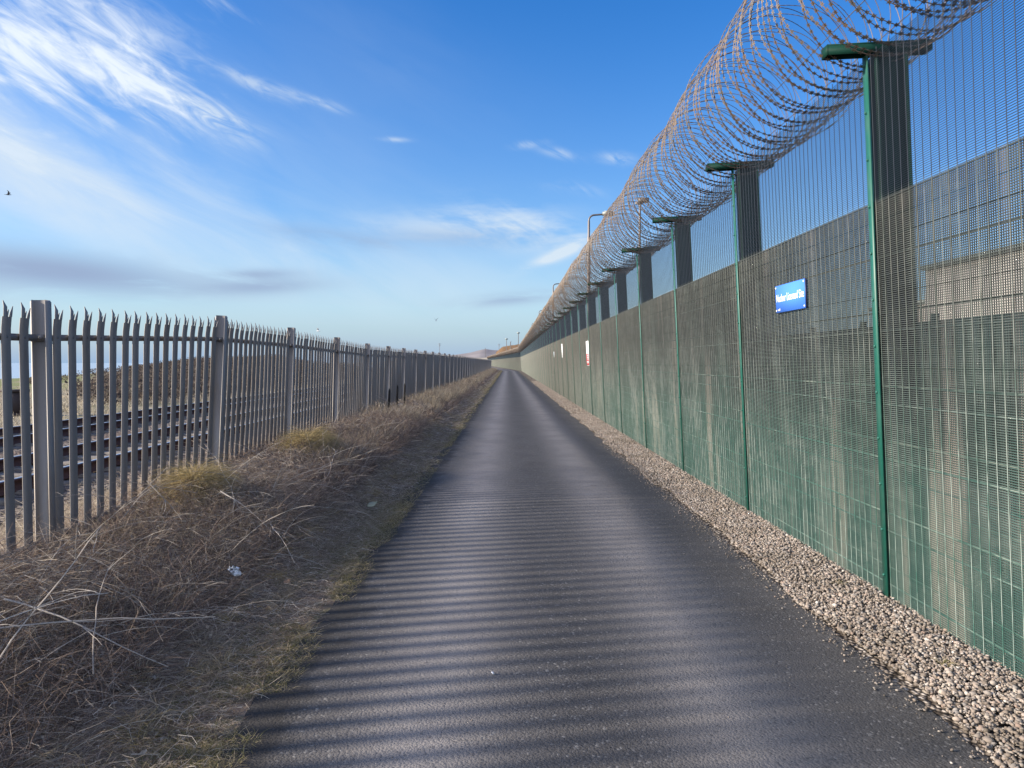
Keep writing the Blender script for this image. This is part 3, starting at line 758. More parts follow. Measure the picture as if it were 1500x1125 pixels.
def coil_part(name, k0, k1, seg, r, sides, barbs=False, parent=coil, rb=1.0):
    P, C_ = coil_pts(k0, k1, seg)
    refv = (P - C_)
    V, F = tubes(P[None], r, sides, ref=refv[None])
    o = obj(name, mesh_np(name, V, F, M_COIL, True), parent)
    if barbs:
        # clusters of short blades every ~38 mm
        n = int((k1 - k0) * 2 * math.pi * CR / .048); kk = np.linspace(k0, k1, n, endpoint=False) + rng.uniform(0, .0015, n)
        tt = (kk - k0) * seg; i0 = np.clip(tt.astype(int), 0, len(P) - 2); fr = (tt - i0)[:, None]
        c = P[i0] * (1 - fr) + P[i0 + 1] * fr; T = P[i0 + 1] - P[i0]; T /= np.linalg.norm(T, axis=1, keepdims=True)
        rr = (P - C_)[i0]; rr /= np.linalg.norm(rr, axis=1, keepdims=True)
        B = np.cross(T, rr)
        parts = []
        for s in (1, -1):
            d = B * s * .86 + rr * .35 * s
            base = c; tip = c + d * .0175 * rb + T * .010 * s
            tip2 = c + d * .0175 * rb - T * .010 * s
            w = .0095
            V1 = np.stack([base - T * w, base + T * w, tip], 1); V2 = np.stack([base - T * w, base + T * w, tip2], 1)
            parts += [V1, V2]
        V = np.concatenate(parts, 0).reshape(-1, 3); F = np.arange(len(V)).reshape(-1, 3)
        b_ = obj('razor_barbs', mesh_np('razor_barbs', V, F, M_COIL), o, kind='stuff')
    return o
coil_part('coil_wire', -55, 115, 60, .0033, 4, True)
coil_part('coil_wire', 115, 295, 40, .0038, 3, True)
coil_part('coil_wire', 295, 1480, 20, .0044, 3)
coil_part('coil_wire', 1480, 4050, 12, .0055, 3)
# straight tension wires carried by the cross arms
yy = F0 + FB * np.arange(NF0, NF1)
for (dx_, dz_) in ((-.30, -.42), (.02, -.44), (.32, -.40)):
    P = np.stack([bendx(dx_, yy), yy - F0, np.full(len(yy), dz_)], -1)
    V, F = tubes(P[None], .0035, 4, ref=np.broadcast_to(np.array([0, .0, 1.0]), P[None].shape))
    obj('tension_wire', mesh_np('tension_wire', V, F, M_COIL), coil)

# ------------------------------------------------------------------ signs on the mesh
def sign_frame(yc, z, name, label, cat_, group=None):
    o = obj(name, None, loc=(FX + math.sin(LEAN) * z - .022, yc, z), rot=(0, LEAN, 0), label=label, cat=cat_, group=group)
    return o
def text_mesh(body, size, m, width=None):
    cu = bpy.data.curves.new('lettering', 'FONT'); cu.body = body; cu.size = size; cu.align_x = 'CENTER'; cu.align_y = 'CENTER'; cu.extrude = .0006; cu.offset = .0
    to = bpy.data.objects.new('lettering_tmp', cu); COL.objects.link(to)
    bpy.context.view_layer.update()
    me = bpy.data.meshes.new_from_object(to.evaluated_get(bpy.context.evaluated_depsgraph_get()))
    bpy.data.objects.remove(to); bpy.data.curves.remove(cu)
    me.name = 'lettering'; me.materials.clear(); me.materials.append(m)
    n = len(me.vertices); co = np.empty(n * 3, np.float32); me.vertices.foreach_get('co', co); co = co.reshape(-1, 3)
    if width:
        co[:, 0] *= width / (co[:, 0].max() - co[:, 0].min())
        co[:, 0] -= (co[:, 0].max() + co[:, 0].min()) / 2
    # local x of the text -> -Y in the world, local y -> Z, local z (out) -> -X
    new = np.column_stack([-co[:, 2], -co[:, 0], co[:, 1]])
    me.vertices.foreach_set('co', new.astype(np.float32).ravel()); me.update()
    return me
s1 = sign_frame(6.06, 2.12, 'site_sign', 'small blue sign with white words Nuclear Licensed Site on the green mesh', 'sign')
obj('sign_plate', mesh_np('sign_plate', *box(-.003, .012, -.315, .315, -.118, .118), M_EDGE), s1)
obj('sign_face', mesh_np('sign_face', *box(-.0055, -.003, -.313, .313, -.116, .116), M_BLUE), s1)
obj('lettering', text_mesh('Nuclear Licensed Site', .095, M_WHITE, .585), s1, loc=(-.0062, 0, .004))
for (yy_, zz_) in ((-.298, -.098), (.298, -.098), (-.298, .098), (.298, .098)):
    obj('fixing', mesh_np('fixing', *join([(np.array(bl[0][0]) * np.array([-.5, .8, .8]), bl[0][1])]), M_WHITE), s1, loc=(-.0056, yy_, zz_))
mk = []
for (a, w) in ((.262, .006), (.245, .010), (.226, .014)):
    mk.append(box(-.0065, -.0055, a - w/2, a + w/2, -.103, -.088))
mk.append(box(-.0065, -.0055, .222, .232, -.104, -.082))
obj('corner_mark', mesh_np('corner_mark', *join(mk), M_WHITE), s1)

s2 = sign_frame(21.6, 1.84, 'warning_sign', 'tall sign with white top and red lower half on the fence', 'sign')
obj('sign_plate', mesh_np('sign_plate', *box(-.002, .010, -.30, .30, -.37, .37), M_WHITE), s2)
obj('red_panel', mesh_np('red_panel', *box(-.005, -.002, -.285, .285, -.345, -.02), M_RED), s2)
rows = join([box(-.0065, -.005, -.24 + .02 * (k % 2), .24 - .05 * (k % 3), z - .010, z + .010) for k, z in enumerate((-.07, -.12, -.17, -.24, -.28))])
obj('text_rows', mesh_np('text_rows', *rows, M_WHITE), s2)
tri = np.array([[-.004, 0, .31], [-.004, .14, .07], [-.004, -.14, .07], [-.004, 0, .25], [-.004, .085, .10], [-.004, -.085, .10]])
obj('hazard_triangle', mesh_np('hazard_triangle', tri, [[0, 1, 4, 3], [1, 2, 5, 4], [2, 0, 3, 5]], M_EDGE), s2)
s3 = sign_frame(31.6, 2.08, 'notice_sign', 'plain white notice on the fence beyond the red and white sign', 'sign')
obj('sign_plate', mesh_np('sign_plate', *box(-.002, .010, -.25, .25, -.30, .30), M_WHITE), s3)
obj('text_rows', mesh_np('text_rows', *join([box(-.0045, -.002, -.19, .19 - .04 * k, .2 - .1 * k, .22 - .1 * k) for k in range(4)]), M_EDGE), s3)
s4 = sign_frame(37.2, 1.98, 'small_notice', 'tiny pale grey notice farthest along the fence', 'sign')
obj('sign_plate', mesh_np('sign_plate', *box(-.002, .010, -.14, .14, -.14, .14), mat('notice_grey', rough=.5, color=(.45, .5, .55))), s4)
obj('sign_rim', mesh_np('sign_rim', *join([box(-.005, -.002, -.14, .14, .125, .14), box(-.005, -.002, -.14, .14, -.14, -.125)]), M_WHITE), s4)

# ------------------------------------------------------------------ gravel pebbles
t0 = (1 + 5**.5) / 2
ICO = np.array([[-1,t0,0],[1,t0,0],[-1,-t0,0],[1,-t0,0],[0,-1,t0],[0,1,t0],[0,-1,-t0],[0,1,-t0],[t0,0,-1],[t0,0,1],[-t0,0,-1],[-t0,0,1]]) / math.sqrt(1 + t0*t0)
ICF = np.array([[0,11,5],[0,5,1],[0,1,7],[0,7,10],[0,10,11],[1,5,9],[5,11,4],[11,10,2],[10,7,6],[7,1,8],[3,9,4],[3,4,2],[3,2,6],[3,6,8],[3,8,9],[4,9,5],[2,4,11],[6,2,10],[8,6,7],[9,8,1]])
def pebbles(x, y, z, s):
    n = len(x)
    sc = s[:, None] * np.column_stack([rng.uniform(.7, 1.3, n), rng.uniform(.7, 1.3, n), rng.uniform(.5, .9, n)])
    V = ICO[None] * (1 + rng.normal(0, .12, (n, 12, 1))) * sc[:, None]
    a = rng.uniform(0, 6.28, n); c, s_ = np.cos(a)[:, None], np.sin(a)[:, None]
    b_ = rng.normal(0, .5, n); cb, sb = np.cos(b_)[:, None], np.sin(b_)[:, None]
    X, Y, Z = V[..., 0], V[..., 1], V[..., 2]
    X, Z = X * cb - Z * sb, X * sb + Z * cb
    X, Y = X * c - Y * s_, X * s_ + Y * c
    V = np.stack([X + x[:, None], Y + y[:, None], Z + z[:, None]], -1).reshape(-1, 3)
    F = (ICF[None] + 12 * np.arange(n)[:, None, None]).reshape(-1, 3)
    return V, F
def gx(n, y):
    e = 1.91 + (vnoise(y * 1.5, y * 0 + 1.1) - .5) * .14
    return e + (2.62 - e) * rng.random(n) ** 1.0
n1 = 34000; y1 = rng.uniform(1.6, 9, n1); x1 = gx(n1, y1)
n2 = 22000; y2 = rng.uniform(9, 22, n2); x2 = gx(n2, y2)
n3 = 14000; y3 = rng.uniform(22, 60, n3); x3 = gx(n3, y3)
n4 = 1500; y4 = rng.uniform(1.6, 14, n4); x4 = 1.9 - np.abs(rng.normal(0, .07, n4))
z1 = .008 + rng.random(n1) * .016 + .020 * np.clip((x1 - 1.9) / .3, 0, 1)
V1 = pebbles(x1, y1, z1, rng.uniform(.0040, .0115, n1) * np.where(rng.random(n1) < .10, 1.7, 1.0))
V2 = pebbles(x2, y2, .012 + rng.random(n2) * .012 + .012 * np.clip((x2 - 1.9) / .3, 0, 1), rng.uniform(.007, .015, n2))
V3 = pebbles(x3, y3, .014 + rng.random(n3) * .02, rng.uniform(.013, .024, n3))
V4 = pebbles(x4, y4, .009 + 0 * x4, rng.uniform(.002, .008, n4))
obj('gravel', mesh_np('gravel', *join([V1, V2, V3, V4]), M_STONE), kind='stuff', label='pale mixed pebbles filling the strip between the path and the mesh fence', cat='gravel')
# grit scattered on the path
n = 420; yg = rng.uniform(1.8, 12, n); xg = rng.uniform(-1.1, 1.85, n)
V, F = pebbles(xg, yg, .013 + 0 * xg, rng.uniform(.0012, .0035, n))
obj('loose_grit', mesh_np('loose_grit', V, F, M_STONE), kind='stuff', label='tiny loose grit scattered over the asphalt', cat='grit')
V, F = pebbles(np.array([0.]), np.array([0.]), np.array([.006]), np.array([.010]))
obj('white_pebble', mesh_np('white_pebble', V, F, M_WHITE, True), loc=(-.075, 3.57, .014), label='single small white pebble lying on the dark middle of the path', cat='pebble')
# weeds in gravel
def weed(x, y):
    n = 40
    V, F = strands(rng.normal(0, .012, n), rng.normal(0, .012, n), np.zeros(n), rng.uniform(.03, .08, n), rng.uniform(.0015, .003, n), rng.uniform(.5, 1.3, n), 4, .8)
    return obj('gravel_weed', mesh_np('gravel_weed', V, F, M_GRASS), loc=(x, y, .03))
w_ = weed(2.22, 3.62); w_['label'] = 'small dark green weed sprouting in the gravel nearest the camera'; w_['category'] = 'weed'
w_ = weed(2.30, 4.95); w_['label'] = 'small yellowish weed in the gravel just beyond the nearest fence clamp'; w_['category'] = 'weed'

# ------------------------------------------------------------------ verge vegetation
def scatter(n, y0, y1, x0=-3.25, x1=-1.15, p=1.0):
    y = y0 + (y1 - y0) * rng.random(n) ** p; x = x0 + (x1 - x0) * rng.random(n)
    return x, y
def bank(x): return np.clip((-1.35 - x) / 1.3, 0, 1)
parts = []; darks = []
for (n, y0, y1, wmul, K) in ((46000, 1.8, 7.5, 1.0, 5), (34000, 7.5, 16, 1.7, 4), (26000, 16, 40, 3.4, 4), (20000, 40, 150, 8.0, 3)):
    # flattened tangle
    x, y = scatter(n, y0, y1); b_ = bank(x)
    cl_ = vnoise(x * 1.6 + 5, y * 1.3); k = rng.random(n) < (.35 + .65 * b_) * (.45 + .8 * cl_)
    x, y, b_, cl_ = x[k], y[k], b_[k], cl_[k]; m = len(x)
    z = verge_h(x, y) + rng.random(m) ** 1.4 * (.035 + .26 * b_ ** 1.05 * (.15 + cl_))
    V, F = strands(bendx(x, y), y, z, rng.uniform(.08, .42, m) * (.5 + .6 * b_), rng.uniform(.0006, .0018, m) * wmul, rng.uniform(-.25, .7, m), K, .75)
    parts.append((V, F))
    m = n // 3; x = -1.2 - np.abs(rng.normal(.35, .35, m)); y = y0 + (y1 - y0) * rng.random(m)
    V, F = strands(bendx(x, y), y, verge_h(x, y) + rng.random(m) * .02, rng.uniform(.04, .16, m), rng.uniform(.0006, .0015, m) * wmul, rng.uniform(-.1, .9, m), K, .9)
    parts.append((V, F))
    # growth standing against the foot of the fence
    m = n // 9; x = rng.uniform(-3.2, -2.75, m); y = y0 + (y1 - y0) * rng.random(m)
    V, F = strands(bendx(x, y), y, verge_h(x, y) - .02, rng.uniform(.14, .40, m) * (.6 + .8 * vnoise(y * 1.3, x)), rng.uniform(.0008, .0017, m) * wmul, rng.uniform(.8, 1.6, m), K, 1.0)
    parts.append((V, F))
    # dark twiggy under layer on the bank
    x, y = scatter(int(n * (.60 if 5 < y0 < 12 else .33)), y0, y1, -3.3, -1.75); b_ = bank(x); m = len(x)
    z = verge_h(x, y) + rng.random(m) * .16 * b_
    V, F = strands(bendx(x, y), y, z, rng.uniform(.10, .40, m), rng.uniform(.0008, .0024, m) * wmul, rng.uniform(.0, 1.4, m), K, .5)
    darks.append((V, F))
obj('dead_undergrowth', mesh_np('dead_undergrowth', *join(parts), M_DEAD), kind='stuff', label='tangle of dead brown grass and stems covering the left verge', cat='dead grass')
obj('dark_brambles', mesh_np('dark_brambles', *join(darks), M_DARKW), kind='stuff', label='dark dead bramble twigs low on the bank below the palisade', cat='brambles')
# upright dry stalks: taller patches from 9 m on
ups = []
for (n, y0, y1, wm, L0) in ((5000, 1.8, 9, 1.0, .30), (5200, 8.5, 16, 1.4, .34), (8500, 14, 32, 2.2, .44), (8000, 30, 140, 5.5, .46)):
    x, y = scatter(n, y0, y1, -3.2, -1.9); k = vnoise(x * 1.1, y * .7 + 3) > .42; x, y = x[k], y[k]; m = len(x)
    V, F = strands(bendx(x, y), y, verge_h(x, y) - .02, rng.uniform(.5, 1.15, m) * L0, rng.uniform(.0008, .0019, m) * wm, rng.uniform(1.15, 1.6, m), 4, .35)
    ups.append((V, F))
obj('dry_stalks', mesh_np('dry_stalks', *join(ups), M_STRAW), kind='stuff', label='upright dry straw coloured stalks standing along the bank', cat='dry stalks')
# long pale branching stems thrown over the tangle near the camera
P_, rads = [], []
def stem(x, y, z, L, a, e, r, K=9, droop=.7, kids=3):
    pts = [np.array([x, y, z])]; aa, ee = a, e
    for k in range(K - 1):
        d = np.array([math.cos(ee) * math.cos(aa), math.cos(ee) * math.sin(aa), math.sin(ee)]); pts.append(pts[-1] + d * L / (K - 1))
        aa += rng.normal(0, .10); ee -= droop / K + rng.normal(0, .06)
    P_.append(np.array(pts)); rads.append(np.linspace(r, r * .45, K))
    for c in range(kids):
        j = rng.integers(2, K - 1); q = pts[j]
        stem(q[0], q[1], q[2], L * rng.uniform(.2, .45), aa + rng.choice([-1, 1]) * rng.uniform(.4, 1.1), ee + rng.uniform(.0, .7), r * .55, K, .4, 0)
for i in range(210):
    y = 2.3 + 6.5 * rng.random() ** 1.2; x = rng.uniform(-3.1, -1.75)
    near_ = y < 4.3
    stem(x, y, float(verge_h(x, y)) + rng.uniform(.05, .26) * float(bank(x)), rng.uniform(.3, .95), rng.uniform(0, 6.28), rng.uniform(-.1, .8), rng.uniform(.0013, .0034 if near_ else .0028))
for i in range(60):
    y = rng.uniform(8, 18); x = rng.uniform(-3.0, -1.9)
    stem(x, y, float(verge_h(x, y)) + .05, rng.uniform(.3, .8), rng.uniform(0, 6.28), rng.uniform(.3, 1.4), rng.uniform(.002, .0035), kids=2)
for (x, y, z, L, a, e, r) in ((-2.55, 3.25, .33, 1.15, .25, .12, .0048), (-2.45, 3.5, .42, .9, -.25, -.12, .0048), (-2.35, 5.9, .52, .62, -.5, -.35, .0055), (-2.75, 6.3, .62, .5, .2, -.05, .005),
                               (-2.85, 5.3, .40, .62, 1.2, .75, .0042), (-2.6, 5.2, .72, .45, -.4, -.6, .0042), (-2.15, 6.2, .30, .6, .8, .9, .004), (-2.0, 7.6, .25, .8, 1.2, .55, .0045), (-2.1, 8.6, .3, .8, -.3, .5, .0045), (-1.85, 3.2, .18, .75, 2.1, .7, .004), (-2.2, 3.0, .22, .8, 1.3, .8, .004)):
    stem(x, y, z, L, a, e, r, 9, .35, 2)
obj('pale_stems', mesh_np('pale_stems', *tubes(np.array(P_), np.array(rads), 5), M_PALE, True), kind='stuff', label='long bleached stems lying criss cross over the dead grass', cat='stems')
# low green grass beside the asphalt
gr = []
for (n, y0, y1, wm) in ((42000, 1.7, 8, 1.0), (17000, 8, 20, 1.8), (12000, 20, 60, 4), (8000, 60, 150, 9)):
    x = -1.05 - np.abs(rng.normal(.16, .20, n)); y = y0 + (y1 - y0) * rng.random(n)
    k = vnoise(x * 3 + 1, y * 2.2 + 6) > .36; x, y = x[k], y[k]; m = len(x)
    V, F = strands(bendx(x, y), y, verge_h(x, y) - .004, rng.uniform(.02, .075, m) * (1 + .2 * wm ** .5), rng.uniform(.0007, .0016, m) * wm, rng.uniform(.3, 1.5, m), 4, .9)
    gr.append((V, F))
obj('verge_grass', mesh_np('verge_grass', *join(gr), M_GRASS), kind='stuff', label='short green and brown grass creeping over the left edge of the path', cat='grass')
# straw behind the palisade, in the sun
n = 26000; y = 2 + 26 * rng.random(n) ** 1.4; x = rng.uniform(-5.6, -3.3, n)
V, F = strands(x, y, verge_h(x, y) - .02, rng.uniform(.06, .22, n), rng.uniform(.0015, .0038, n), rng.uniform(.3, 1.5, n), 4, .7)
n = 9000; y_ = 28 + 90 * rng.random(n); x_ = rng.uniform(-5.6, -3.3, n)
V2_ = strands(x_, y_, verge_h(x_, y_), rng.uniform(.15, .4, n), rng.uniform(.006, .014, n), rng.uniform(.5, 1.5, n), 3, .7)
obj('lineside_grass', mesh_np('lineside_grass', *join([(V, F), V2_]), M_STRAW), kind='stuff', label='pale dead grass between the palisade and the nearest rail', cat='dry grass')
# rooted tufts and seed-head stalks
def tufts(n, y0, y1, k, L, w, x0=-3.15, x1=-1.45):
    cx, cy = rng.uniform(x0, x1, n), y0 + (y1 - y0) * rng.random(n)
    r = np.repeat(np.arange(n), k); sz = rng.uniform(.5, 1.25, n)[r] * (.55 + .6 * bank(cx[r]))
    a = rng.uniform(0, 6.28, n * k); q = rng.random(n * k)
    x = cx[r] + np.cos(a) * q * .05 * sz; y = cy[r] + np.sin(a) * q * .05 * sz
    lean0 = rng.normal(0, .35, n)[r]; wind = rng.uniform(0, 6.28, n)[r]
    return strands(bendx(x, y), y, verge_h(x, y) - .01, rng.uniform(.5, 1.1, n * k) * L * sz, rng.uniform(.6, 1.3, n * k) * w, np.clip(1.5 - q * .95 + lean0 * .4, .2, 1.55), 5, 1.35, az=a * .75 + wind * .25)
V, F = join([tufts(170, 2.1, 7.5, 70, .34, .0013), tufts(220, 7, 16, 50, .36, .0022), tufts(240, 16, 45, 30, .42, .0055)])
obj('straw_tufts', mesh_np('straw_tufts', V, F, M_STRAW), kind='stuff', label='pale straw coloured grass tufts rooted along the verge', cat='grass tufts')
V, F = join([tufts(130, 2.1, 8, 60, .26, .0014), tufts(150, 8, 18, 40, .30, .0024)])
obj('olive_tufts', mesh_np('olive_tufts', V, F, M_TUSS), kind='stuff', label='small olive brown grass tufts between the dead stems', cat='grass tufts')
# shrivelled leaves and clods in the tangle
n = 5200; x, y = scatter(n, 1.9, 13, -3.1, -1.2, 1.3)
V, F = leaf_quads(np.stack([x, y, verge_h(x, y) + rng.random(n) * .14 * bank(x) + .008], -1), rng.uniform(.004, .016, n))
obj('leaf_litter', mesh_np('leaf_litter', V, F, M_DEAD), kind='stuff', label='shrivelled brown leaves caught in the dead grass of the verge', cat='dead leaves')
# two golden tussocks against the palisade
def tussock(x, y, rx, ry, h, n, label):
    g0 = float(verge_h(x, y))
    th = rng.uniform(0, 6.28, n); q = np.sqrt(rng.random(n))
    ox, oy = q * np.cos(th) * rx * .8, q * np.sin(th) * ry * .8
    oz = h * (1 - q ** 2) * .72 - .05
    e = np.clip(1.2 - q * 1.0, .1, 1.3) + rng.normal(0, .25, n)
    V, F = strands(ox, oy, oz, rng.uniform(.6, 1.2, n) * h * .62, rng.uniform(.0007, .0016, n), e, 5, 1.5, az=th + rng.normal(0, .5, n))
    root = obj('grass_tussock', None, loc=(x, y, g0), label=label, cat='grass tussock', group='golden tussocks')
    obj('blades', mesh_np('blades', V, F, M_TUSS), root, kind='stuff')
    dome = []
    for k in range(7):
        f = k / 6; dome.append((max(.001, math.cos(f * 1.57)), math.sin(f * 1.57)))
    V, F = lathe(dome, 18); V = V * np.array([rx * .8, ry * .8, h * .72]); V = V * (1 + .12 * fbm(V[:, 0] * 9, V[:, 1] * 9 + V[:, 2] * 7, 2)[:, None])
    obj('root_mound', mesh_np('root_mound', V - np.array([0, 0, .05]), F, M_SOIL, True), root)
tussock(-2.74, 6.35, .30, .60, .50, 7500, 'olive gold grass tussock nearest the camera against the palisade')
tussock(-2.60, 9.4, .36, 1.15, .52, 9000, 'larger golden grass tussock farther along beside the leaning post')
# burnt stakes among the weeds
for (px_, Y_, h0, h1, lab) in ((570, 16.3, .25, .98, 'tallest blackened stake in the weeds by the fence'), (582, 18.2, .6, 1.0, 'short middle blackened stake in the weeds by the fence'), (592.5, 19.6, .6, 1.0, 'farthest of three blackened stakes in the weeds')):
    X_ = (px_ - 744) / F_PX * Y_
    V, F = lathe([(.022, -.3), (.026, .2), (.030, h1 * .6), (.024, h1 - .05), (.008, h1), (.0005, h1 + .01)], 7)
    V[:, 0] += .01 * np.sin(V[:, 2] * 9)
    obj('burnt_stake', mesh_np('burnt_stake', V, F, M_WOOD, True), loc=(X_, Y_, 0), label=lab, cat='stake', group='burnt stakes')
# litter and the pale leaf at the path edge
n = 9
u = np.linspace(-1, 1, n); U, Vv = np.meshgrid(u, u, indexing='ij')
rr = 1 - .35 * (np.abs(U * Vv))
X = U * .038 * rr; Z = Vv * .036 * rr + .035; Y = rng.normal(0, .010, U.shape) + .015 * U**2; X = X + rng.normal(0, .006, U.shape) - .012 * Vv; Z = Z * .85 + rng.normal(0, .007, U.shape) + .010 * np.abs(U)
idx = np.arange(n * n).reshape(n, n)
lit = obj('plastic_litter', mesh_np('plastic_litter', np.stack([X, Y, Z], -1).reshape(-1, 3), np.stack([idx[:-1, :-1], idx[1:, :-1], idx[1:, 1:], idx[:-1, 1:]], -1).reshape(-1, 4), M_PLAST), loc=(-1.80, 4.72, .17), rot=(-.5, .2, .3),
          label='crumpled shiny white plastic scrap caught in the verge grass', cat='litter')
mm = lit.modifiers.new('solid', 'SOLIDIFY'); mm.thickness = .0015
def crinkle_leaf(x, y, z, s, m, label, rz):
    u = np.linspace(0, 1, 7); w = np.array([.02, .3, .42, .45, .36, .2, .01])
    V = []; 
    for k in range(7):
        for q in (-1, 0, 1): V.append(((u[k] - .5) * s, q * w[k] * s, abs(q) * .08 * s + .05 * s * math.sin(u[k] * 7)))
    idx = np.arange(21).reshape(7, 3)
    F = np.stack([idx[:-1, :-1], idx[1:, :-1], idx[1:, 1:], idx[:-1, 1:]], -1).reshape(-1, 4)
    o = obj('dead_leaf', mesh_np('dead_leaf', V, F, m), loc=(x, y, z), rot=(.3, -.4, rz), label=label, cat='leaf')
    q = o.modifiers.new('solid', 'SOLIDIFY'); q.thickness = .001
crinkle_leaf(-1.42, 7.55, .08, .12, M_LEAF, 'large curled pale green leaf at the grassy path edge', .2)
crinkle_leaf(-1.52, 4.95, .06, .05, mat('tan_leaf', rough=.7, color=(.33, .2, .11)), 'small tan dead leaf in the grass near the plastic scrap', 1.0)

# ------------------------------------------------------------------ lamp posts inside the site
def lamp_post(x, y, h, label, armlen=.78):
    root = obj('lamp_post', None, loc=(x, y, -.05), label=label, cat='lamp post', group='lamp posts behind the mesh fence')
    obj('pole', mesh_np('pole', *lathe([(.11, 0), (.11, .9), (.075, .95), (.07, h - 1.0), (.055, h - .95), (.048, h - .3)], 10), M_LAMP, True), root)
    a = np.linspace(0, math.pi / 2, 7)
    P = np.vstack([np.column_stack([.25 - .25 * np.cos(a), 0 * a, h - .3 + .25 * np.sin(a)]), [[armlen - .15, 0, h - .02]]])
    obj('arm', mesh_np('arm', *tubes(P[None], .040, 7, ref=np.broadcast_to(np.array([0, 1.0, 0]), P[None].shape)), M_LAMP, True), root)
    hd = obj('lamp_head', mesh_np('lamp_head', *join([(lambda g: (g[0] * np.array([1, 1, 1]), g[1]))(box(armlen - .2, armlen + .30, -.13, .13, h - .06, h + .07)), box(armlen - .12, armlen + .22, -.10, .10, h + .07, h + .11)]), M_LHEAD), root)
    obj('lens', mesh_np('lens', *box(armlen - .12, armlen + .27, -.11, .11, h - .085, h - .06), M_GLASS), hd)
    return root
lamp_post(3.45, 31.0, 7.95, 'tall grey curved arm lamp post nearest, rising above the coil')
lamp_post(3.5, 56.2, 7.75, 'second curved arm lamp post along the fence from the camera')
lamp_post(3.5, 81.4, 7.5, 'third curved arm lamp post, small above the coil')
lamp_post(3.5, 106.0, 7.4, 'fourth curved arm lamp post, tiny above the coil', .7)
lamp_post(3.8, 133.0, 7.2, 'fifth curved arm lamp post just before the fence bends', .7)
def pole_with_head(x, y, h, r, label, head):
    root = obj('mast', None, loc=(x, y, -.05), label=label, cat='mast')
    obj('pole', mesh_np('pole', *lathe([(r * 1.3, 0), (r, 1.0), (r * .8, h)], 8), M_LAMP, True), root)
    if head == 'camera':
        obj('camera_housing', mesh_np('camera_housing', *join([box(-.05, .22, -.06, .06, h, h + .11), box(-.12, .06, -.03, .03, h - .05, h)]), M_LAMP), root)
    elif head == 'flood':
        obj('floodlight', mesh_np('floodlight', *join([box(-.35, .35, -.15, .15, h - .1, h + .25)]), M_LHEAD), root)
    else:
        obj('crossbar', mesh_np('crossbar', *join([box(-.5, .5, -.05, .05, h - .3, h - .2), box(-.35, .35, -.05, .05, h - .9, h - .8)]), M_LAMP), root)
pole_with_head(3.30, 18.2, 5.62, .035, 'thin camera mast seen through the nearer razor coil', 'camera')
pole_with_head((742 - 744) / F_PX * 205, 205, 8.2, .10, 'left pole of the far cluster with a small floodlight', 'flood')
pole_with_head((747.8 - 744) / F_PX * 190, 190, 7.0, .13, 'short pale pole between the two far floodlight poles', 'camera')
pole_with_head((759.3 - 744) / F_PX * 185, 185, 9.1, .10, 'tallest far floodlight pole before the bushy bank', 'flood')
pole_with_head((731 - 744) / F_PX * 300, 300, 9.4, .09, 'faint thin pole left of the far cluster', 'cross')
pole_with_head((644 - 744) / F_PX * 240, 240, 8.0, .07, 'lone thin mast rising behind the far palisade', 'cross')
pole_with_head((711 - 744) / F_PX * 1600, 1600, 34, .6, 'tiny mast on the skyline of the far hill', 'cross')

# ------------------------------------------------------------------ site buildings behind the mesh fence
# concrete-clad building, its west wall lit
bd = obj('site_building', None, loc=(12, 8, 0), label='pale clad flat roofed building seen through the nearest fence panel', cat='building')
HB = 4.23
segs = [box(0, 8, -16, 12.8, -.05, HB)]
obj('wall', mesh_np('wall', *join(segs), M_CLAD), bd)
for k in range(24):
    obj('cladding_panel', mesh_np('cladding_panel', *box(-.05, -.002, -15.9 + k * 1.19, -14.77 + k * 1.19, .1, HB - .25), M_CLAD), bd)
obj('roof_edge', mesh_np('roof_edge', *box(-.12, 8.1, -16.1, 12.9, HB, HB + .12), M_PIPE), bd)
for k in range(5):
    w_ = obj('window', mesh_np('window', *box(-.09, -.052, -13 + k * 4.1, -11.4 + k * 4.1, 1.9, 3.1), M_PIPE), bd)
    obj('pane', mesh_np('pane', *box(-.10, -.091, -12.92 + k * 4.1, -11.48 + k * 4.1, 1.98, 3.02), M_WIN), w_)
an = obj('low_annexe', None, loc=(12.2, 21.2, 0), label='low annexe stepping down at the far end of the pale building', cat='building')
obj('wall', mesh_np('wall', *box(0, 5, 0, 3.0, -.05, 3.3), M_CLAD), an)
obj('roof_edge', mesh_np('roof_edge', *box(-.1, 5.1, 0, 3.1, 3.3, 3.4), M_PIPE), an)
for (y_, hh_, lab) in ((12.3, 1.35, 'left steel pipe frame on the roof of the pale building'), (10.6, 1.5, 'right steel pipe frame on the roof of the pale building')):
    g = obj('roof_frame', None, loc=(12.6, y_, HB + .12), label=lab, cat='pipe frame', group='roof frames')
    for (a, b2) in ((0, 0), (0, .9)): obj('leg', mesh_np('leg', *box(-.07, .07, b2 - .07, b2 + .07, 0, hh_), M_PIPE), g)
    obj('top_beam', mesh_np('top_beam', *box(-.09, .09, -.2, 1.1, hh_, hh_ + .14), M_PIPE), g)
    obj('brace', mesh_np('brace', *box(-.04, .04, .07, .83, hh_ * .55, hh_ * .55 + .08), M_PIPE), g)
# green steel hoarding between fence and building
ho = obj('green_hoarding', None, loc=(5.9, 2, 0), label='low dark green steel hoarding standing behind the mesh fence', cat='hoarding')
Mh = mesh_np('hoarding_panel', *join([box(-.02, .02, 0, 1.96, .05, 2.15)] + [box(-.045, -.021, .12 + k * .28, .24 + k * .28, .07, 2.13) for k in range(7)]), M_HOARD)
Mhp = mesh_np('hoarding_post', *box(-.05, .05, -.0195, .0195, 0, 2.25), M_HOARD)
for k in range(26):
    obj('panel', Mh, ho, loc=(0, -4 + 2 * k + .02, 0)); obj('post', Mhp, ho, loc=(0, -4 + 2 * k, 0))

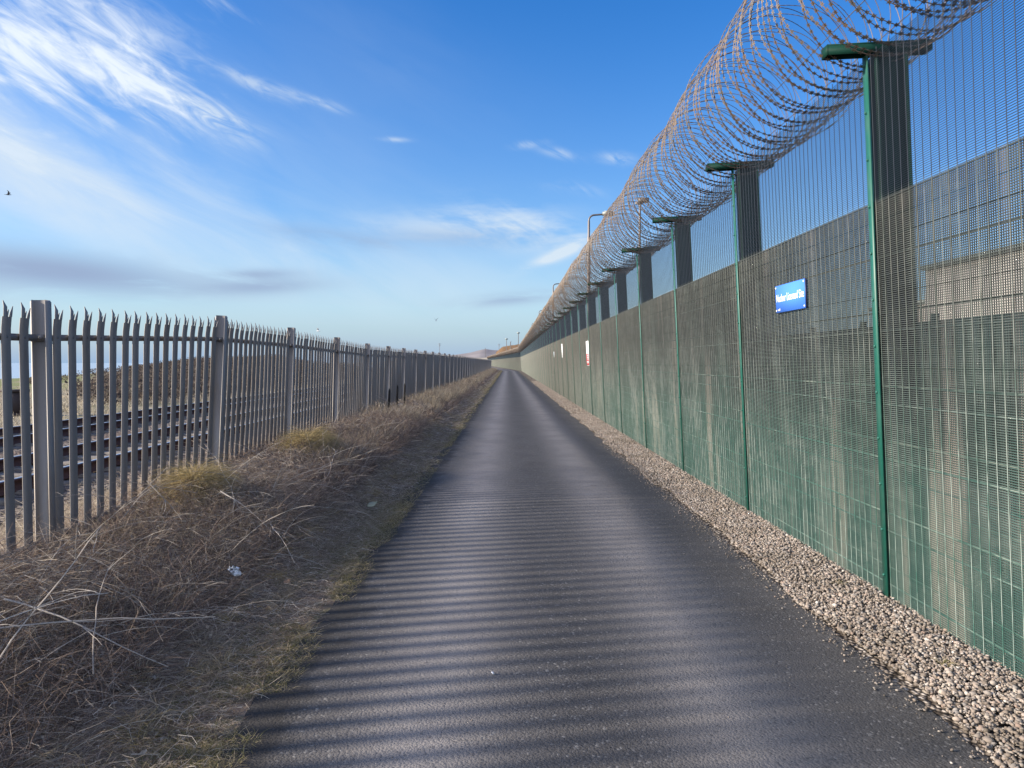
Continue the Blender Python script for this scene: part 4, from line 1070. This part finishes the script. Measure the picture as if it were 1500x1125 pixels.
# ------------------------------------------------------------------ gulls
def gull(px_, py_, Y_, span, flap_l, flap_r, yaw, m_b, m_w, label):
    X_ = (px_ - 744) / F_PX * Y_; Z_ = 1.57 + (531 - py_) / F_PX * Y_
    root = obj('gull', None, loc=(X_, Y_, Z_), rot=(0, 0, yaw), label=label, cat='bird', group='gulls in flight')
    V, F = lathe([(.0005, -.26), (.03, -.22), (.055, -.10), (.06, 0), (.05, .09), (.028, .15), (.034, .19), (.022, .235), (.006, .26), (.0005, .28)], 10)
    V = V[:, [0, 2, 1]] * np.array([1, 1, .9])
    obj('body', mesh_np('body', V, F, m_b, True), root)
    obj('tail', mesh_np('tail', *(lambda: (np.array([[-.02, -.2, 0], [.02, -.2, 0], [.07, -.34, .0], [-.07, -.34, 0], [-.02, -.2, .01], [.02, -.2, .01], [.07, -.34, .008], [-.07, -.34, .008]]), CF))(), m_b), root)
    for s, fl in ((-1, flap_l), (1, flap_r)):
        st_ = np.linspace(0, 1, 8); ang = fl * (1 - .55 * st_)
        xs2 = np.cumsum(np.cos(ang)) / 8 * span / 2; zs2 = np.cumsum(np.sin(ang)) / 8 * span / 2
        lead = .07 + .06 * np.sin(st_ * 3) - .16 * np.maximum(0, st_ - .5); chord = .17 * (1 - st_ ** 1.6 * .9)
        V = np.vstack([np.column_stack([s * (xs2), lead, zs2 + .02]), np.column_stack([s * xs2, lead - chord * .4, zs2 + .034]), np.column_stack([s * xs2, lead - chord, zs2 + .018]), np.column_stack([s * xs2, lead - chord * .4, zs2 + .012])])
        idx = np.arange(32).reshape(4, 8); nx = np.roll(idx, -1, 0)
        F = np.stack([idx[:, :-1], idx[:, 1:], nx[:, 1:], nx[:, :-1]], -1).reshape(-1, 4)
        obj('wing', mesh_np('wing', V, F, m_w, True), root)
gull(20.5, 288, 72, .95, .9, 1.25, R(-75), M_GULLD, M_GULLD, 'dark bird flying high at the far left of the sky')
gull(639, 470, 95, 1.1, 1.0, 1.1, R(165), M_GULLW, M_GULL, 'gull with raised wings flying low over the far palisade')
gull(467, 485, 90, 1.0, 1.2, 1.35, R(80), M_GULLW, M_GULL, 'gull just above the palisade spikes with one wing up')
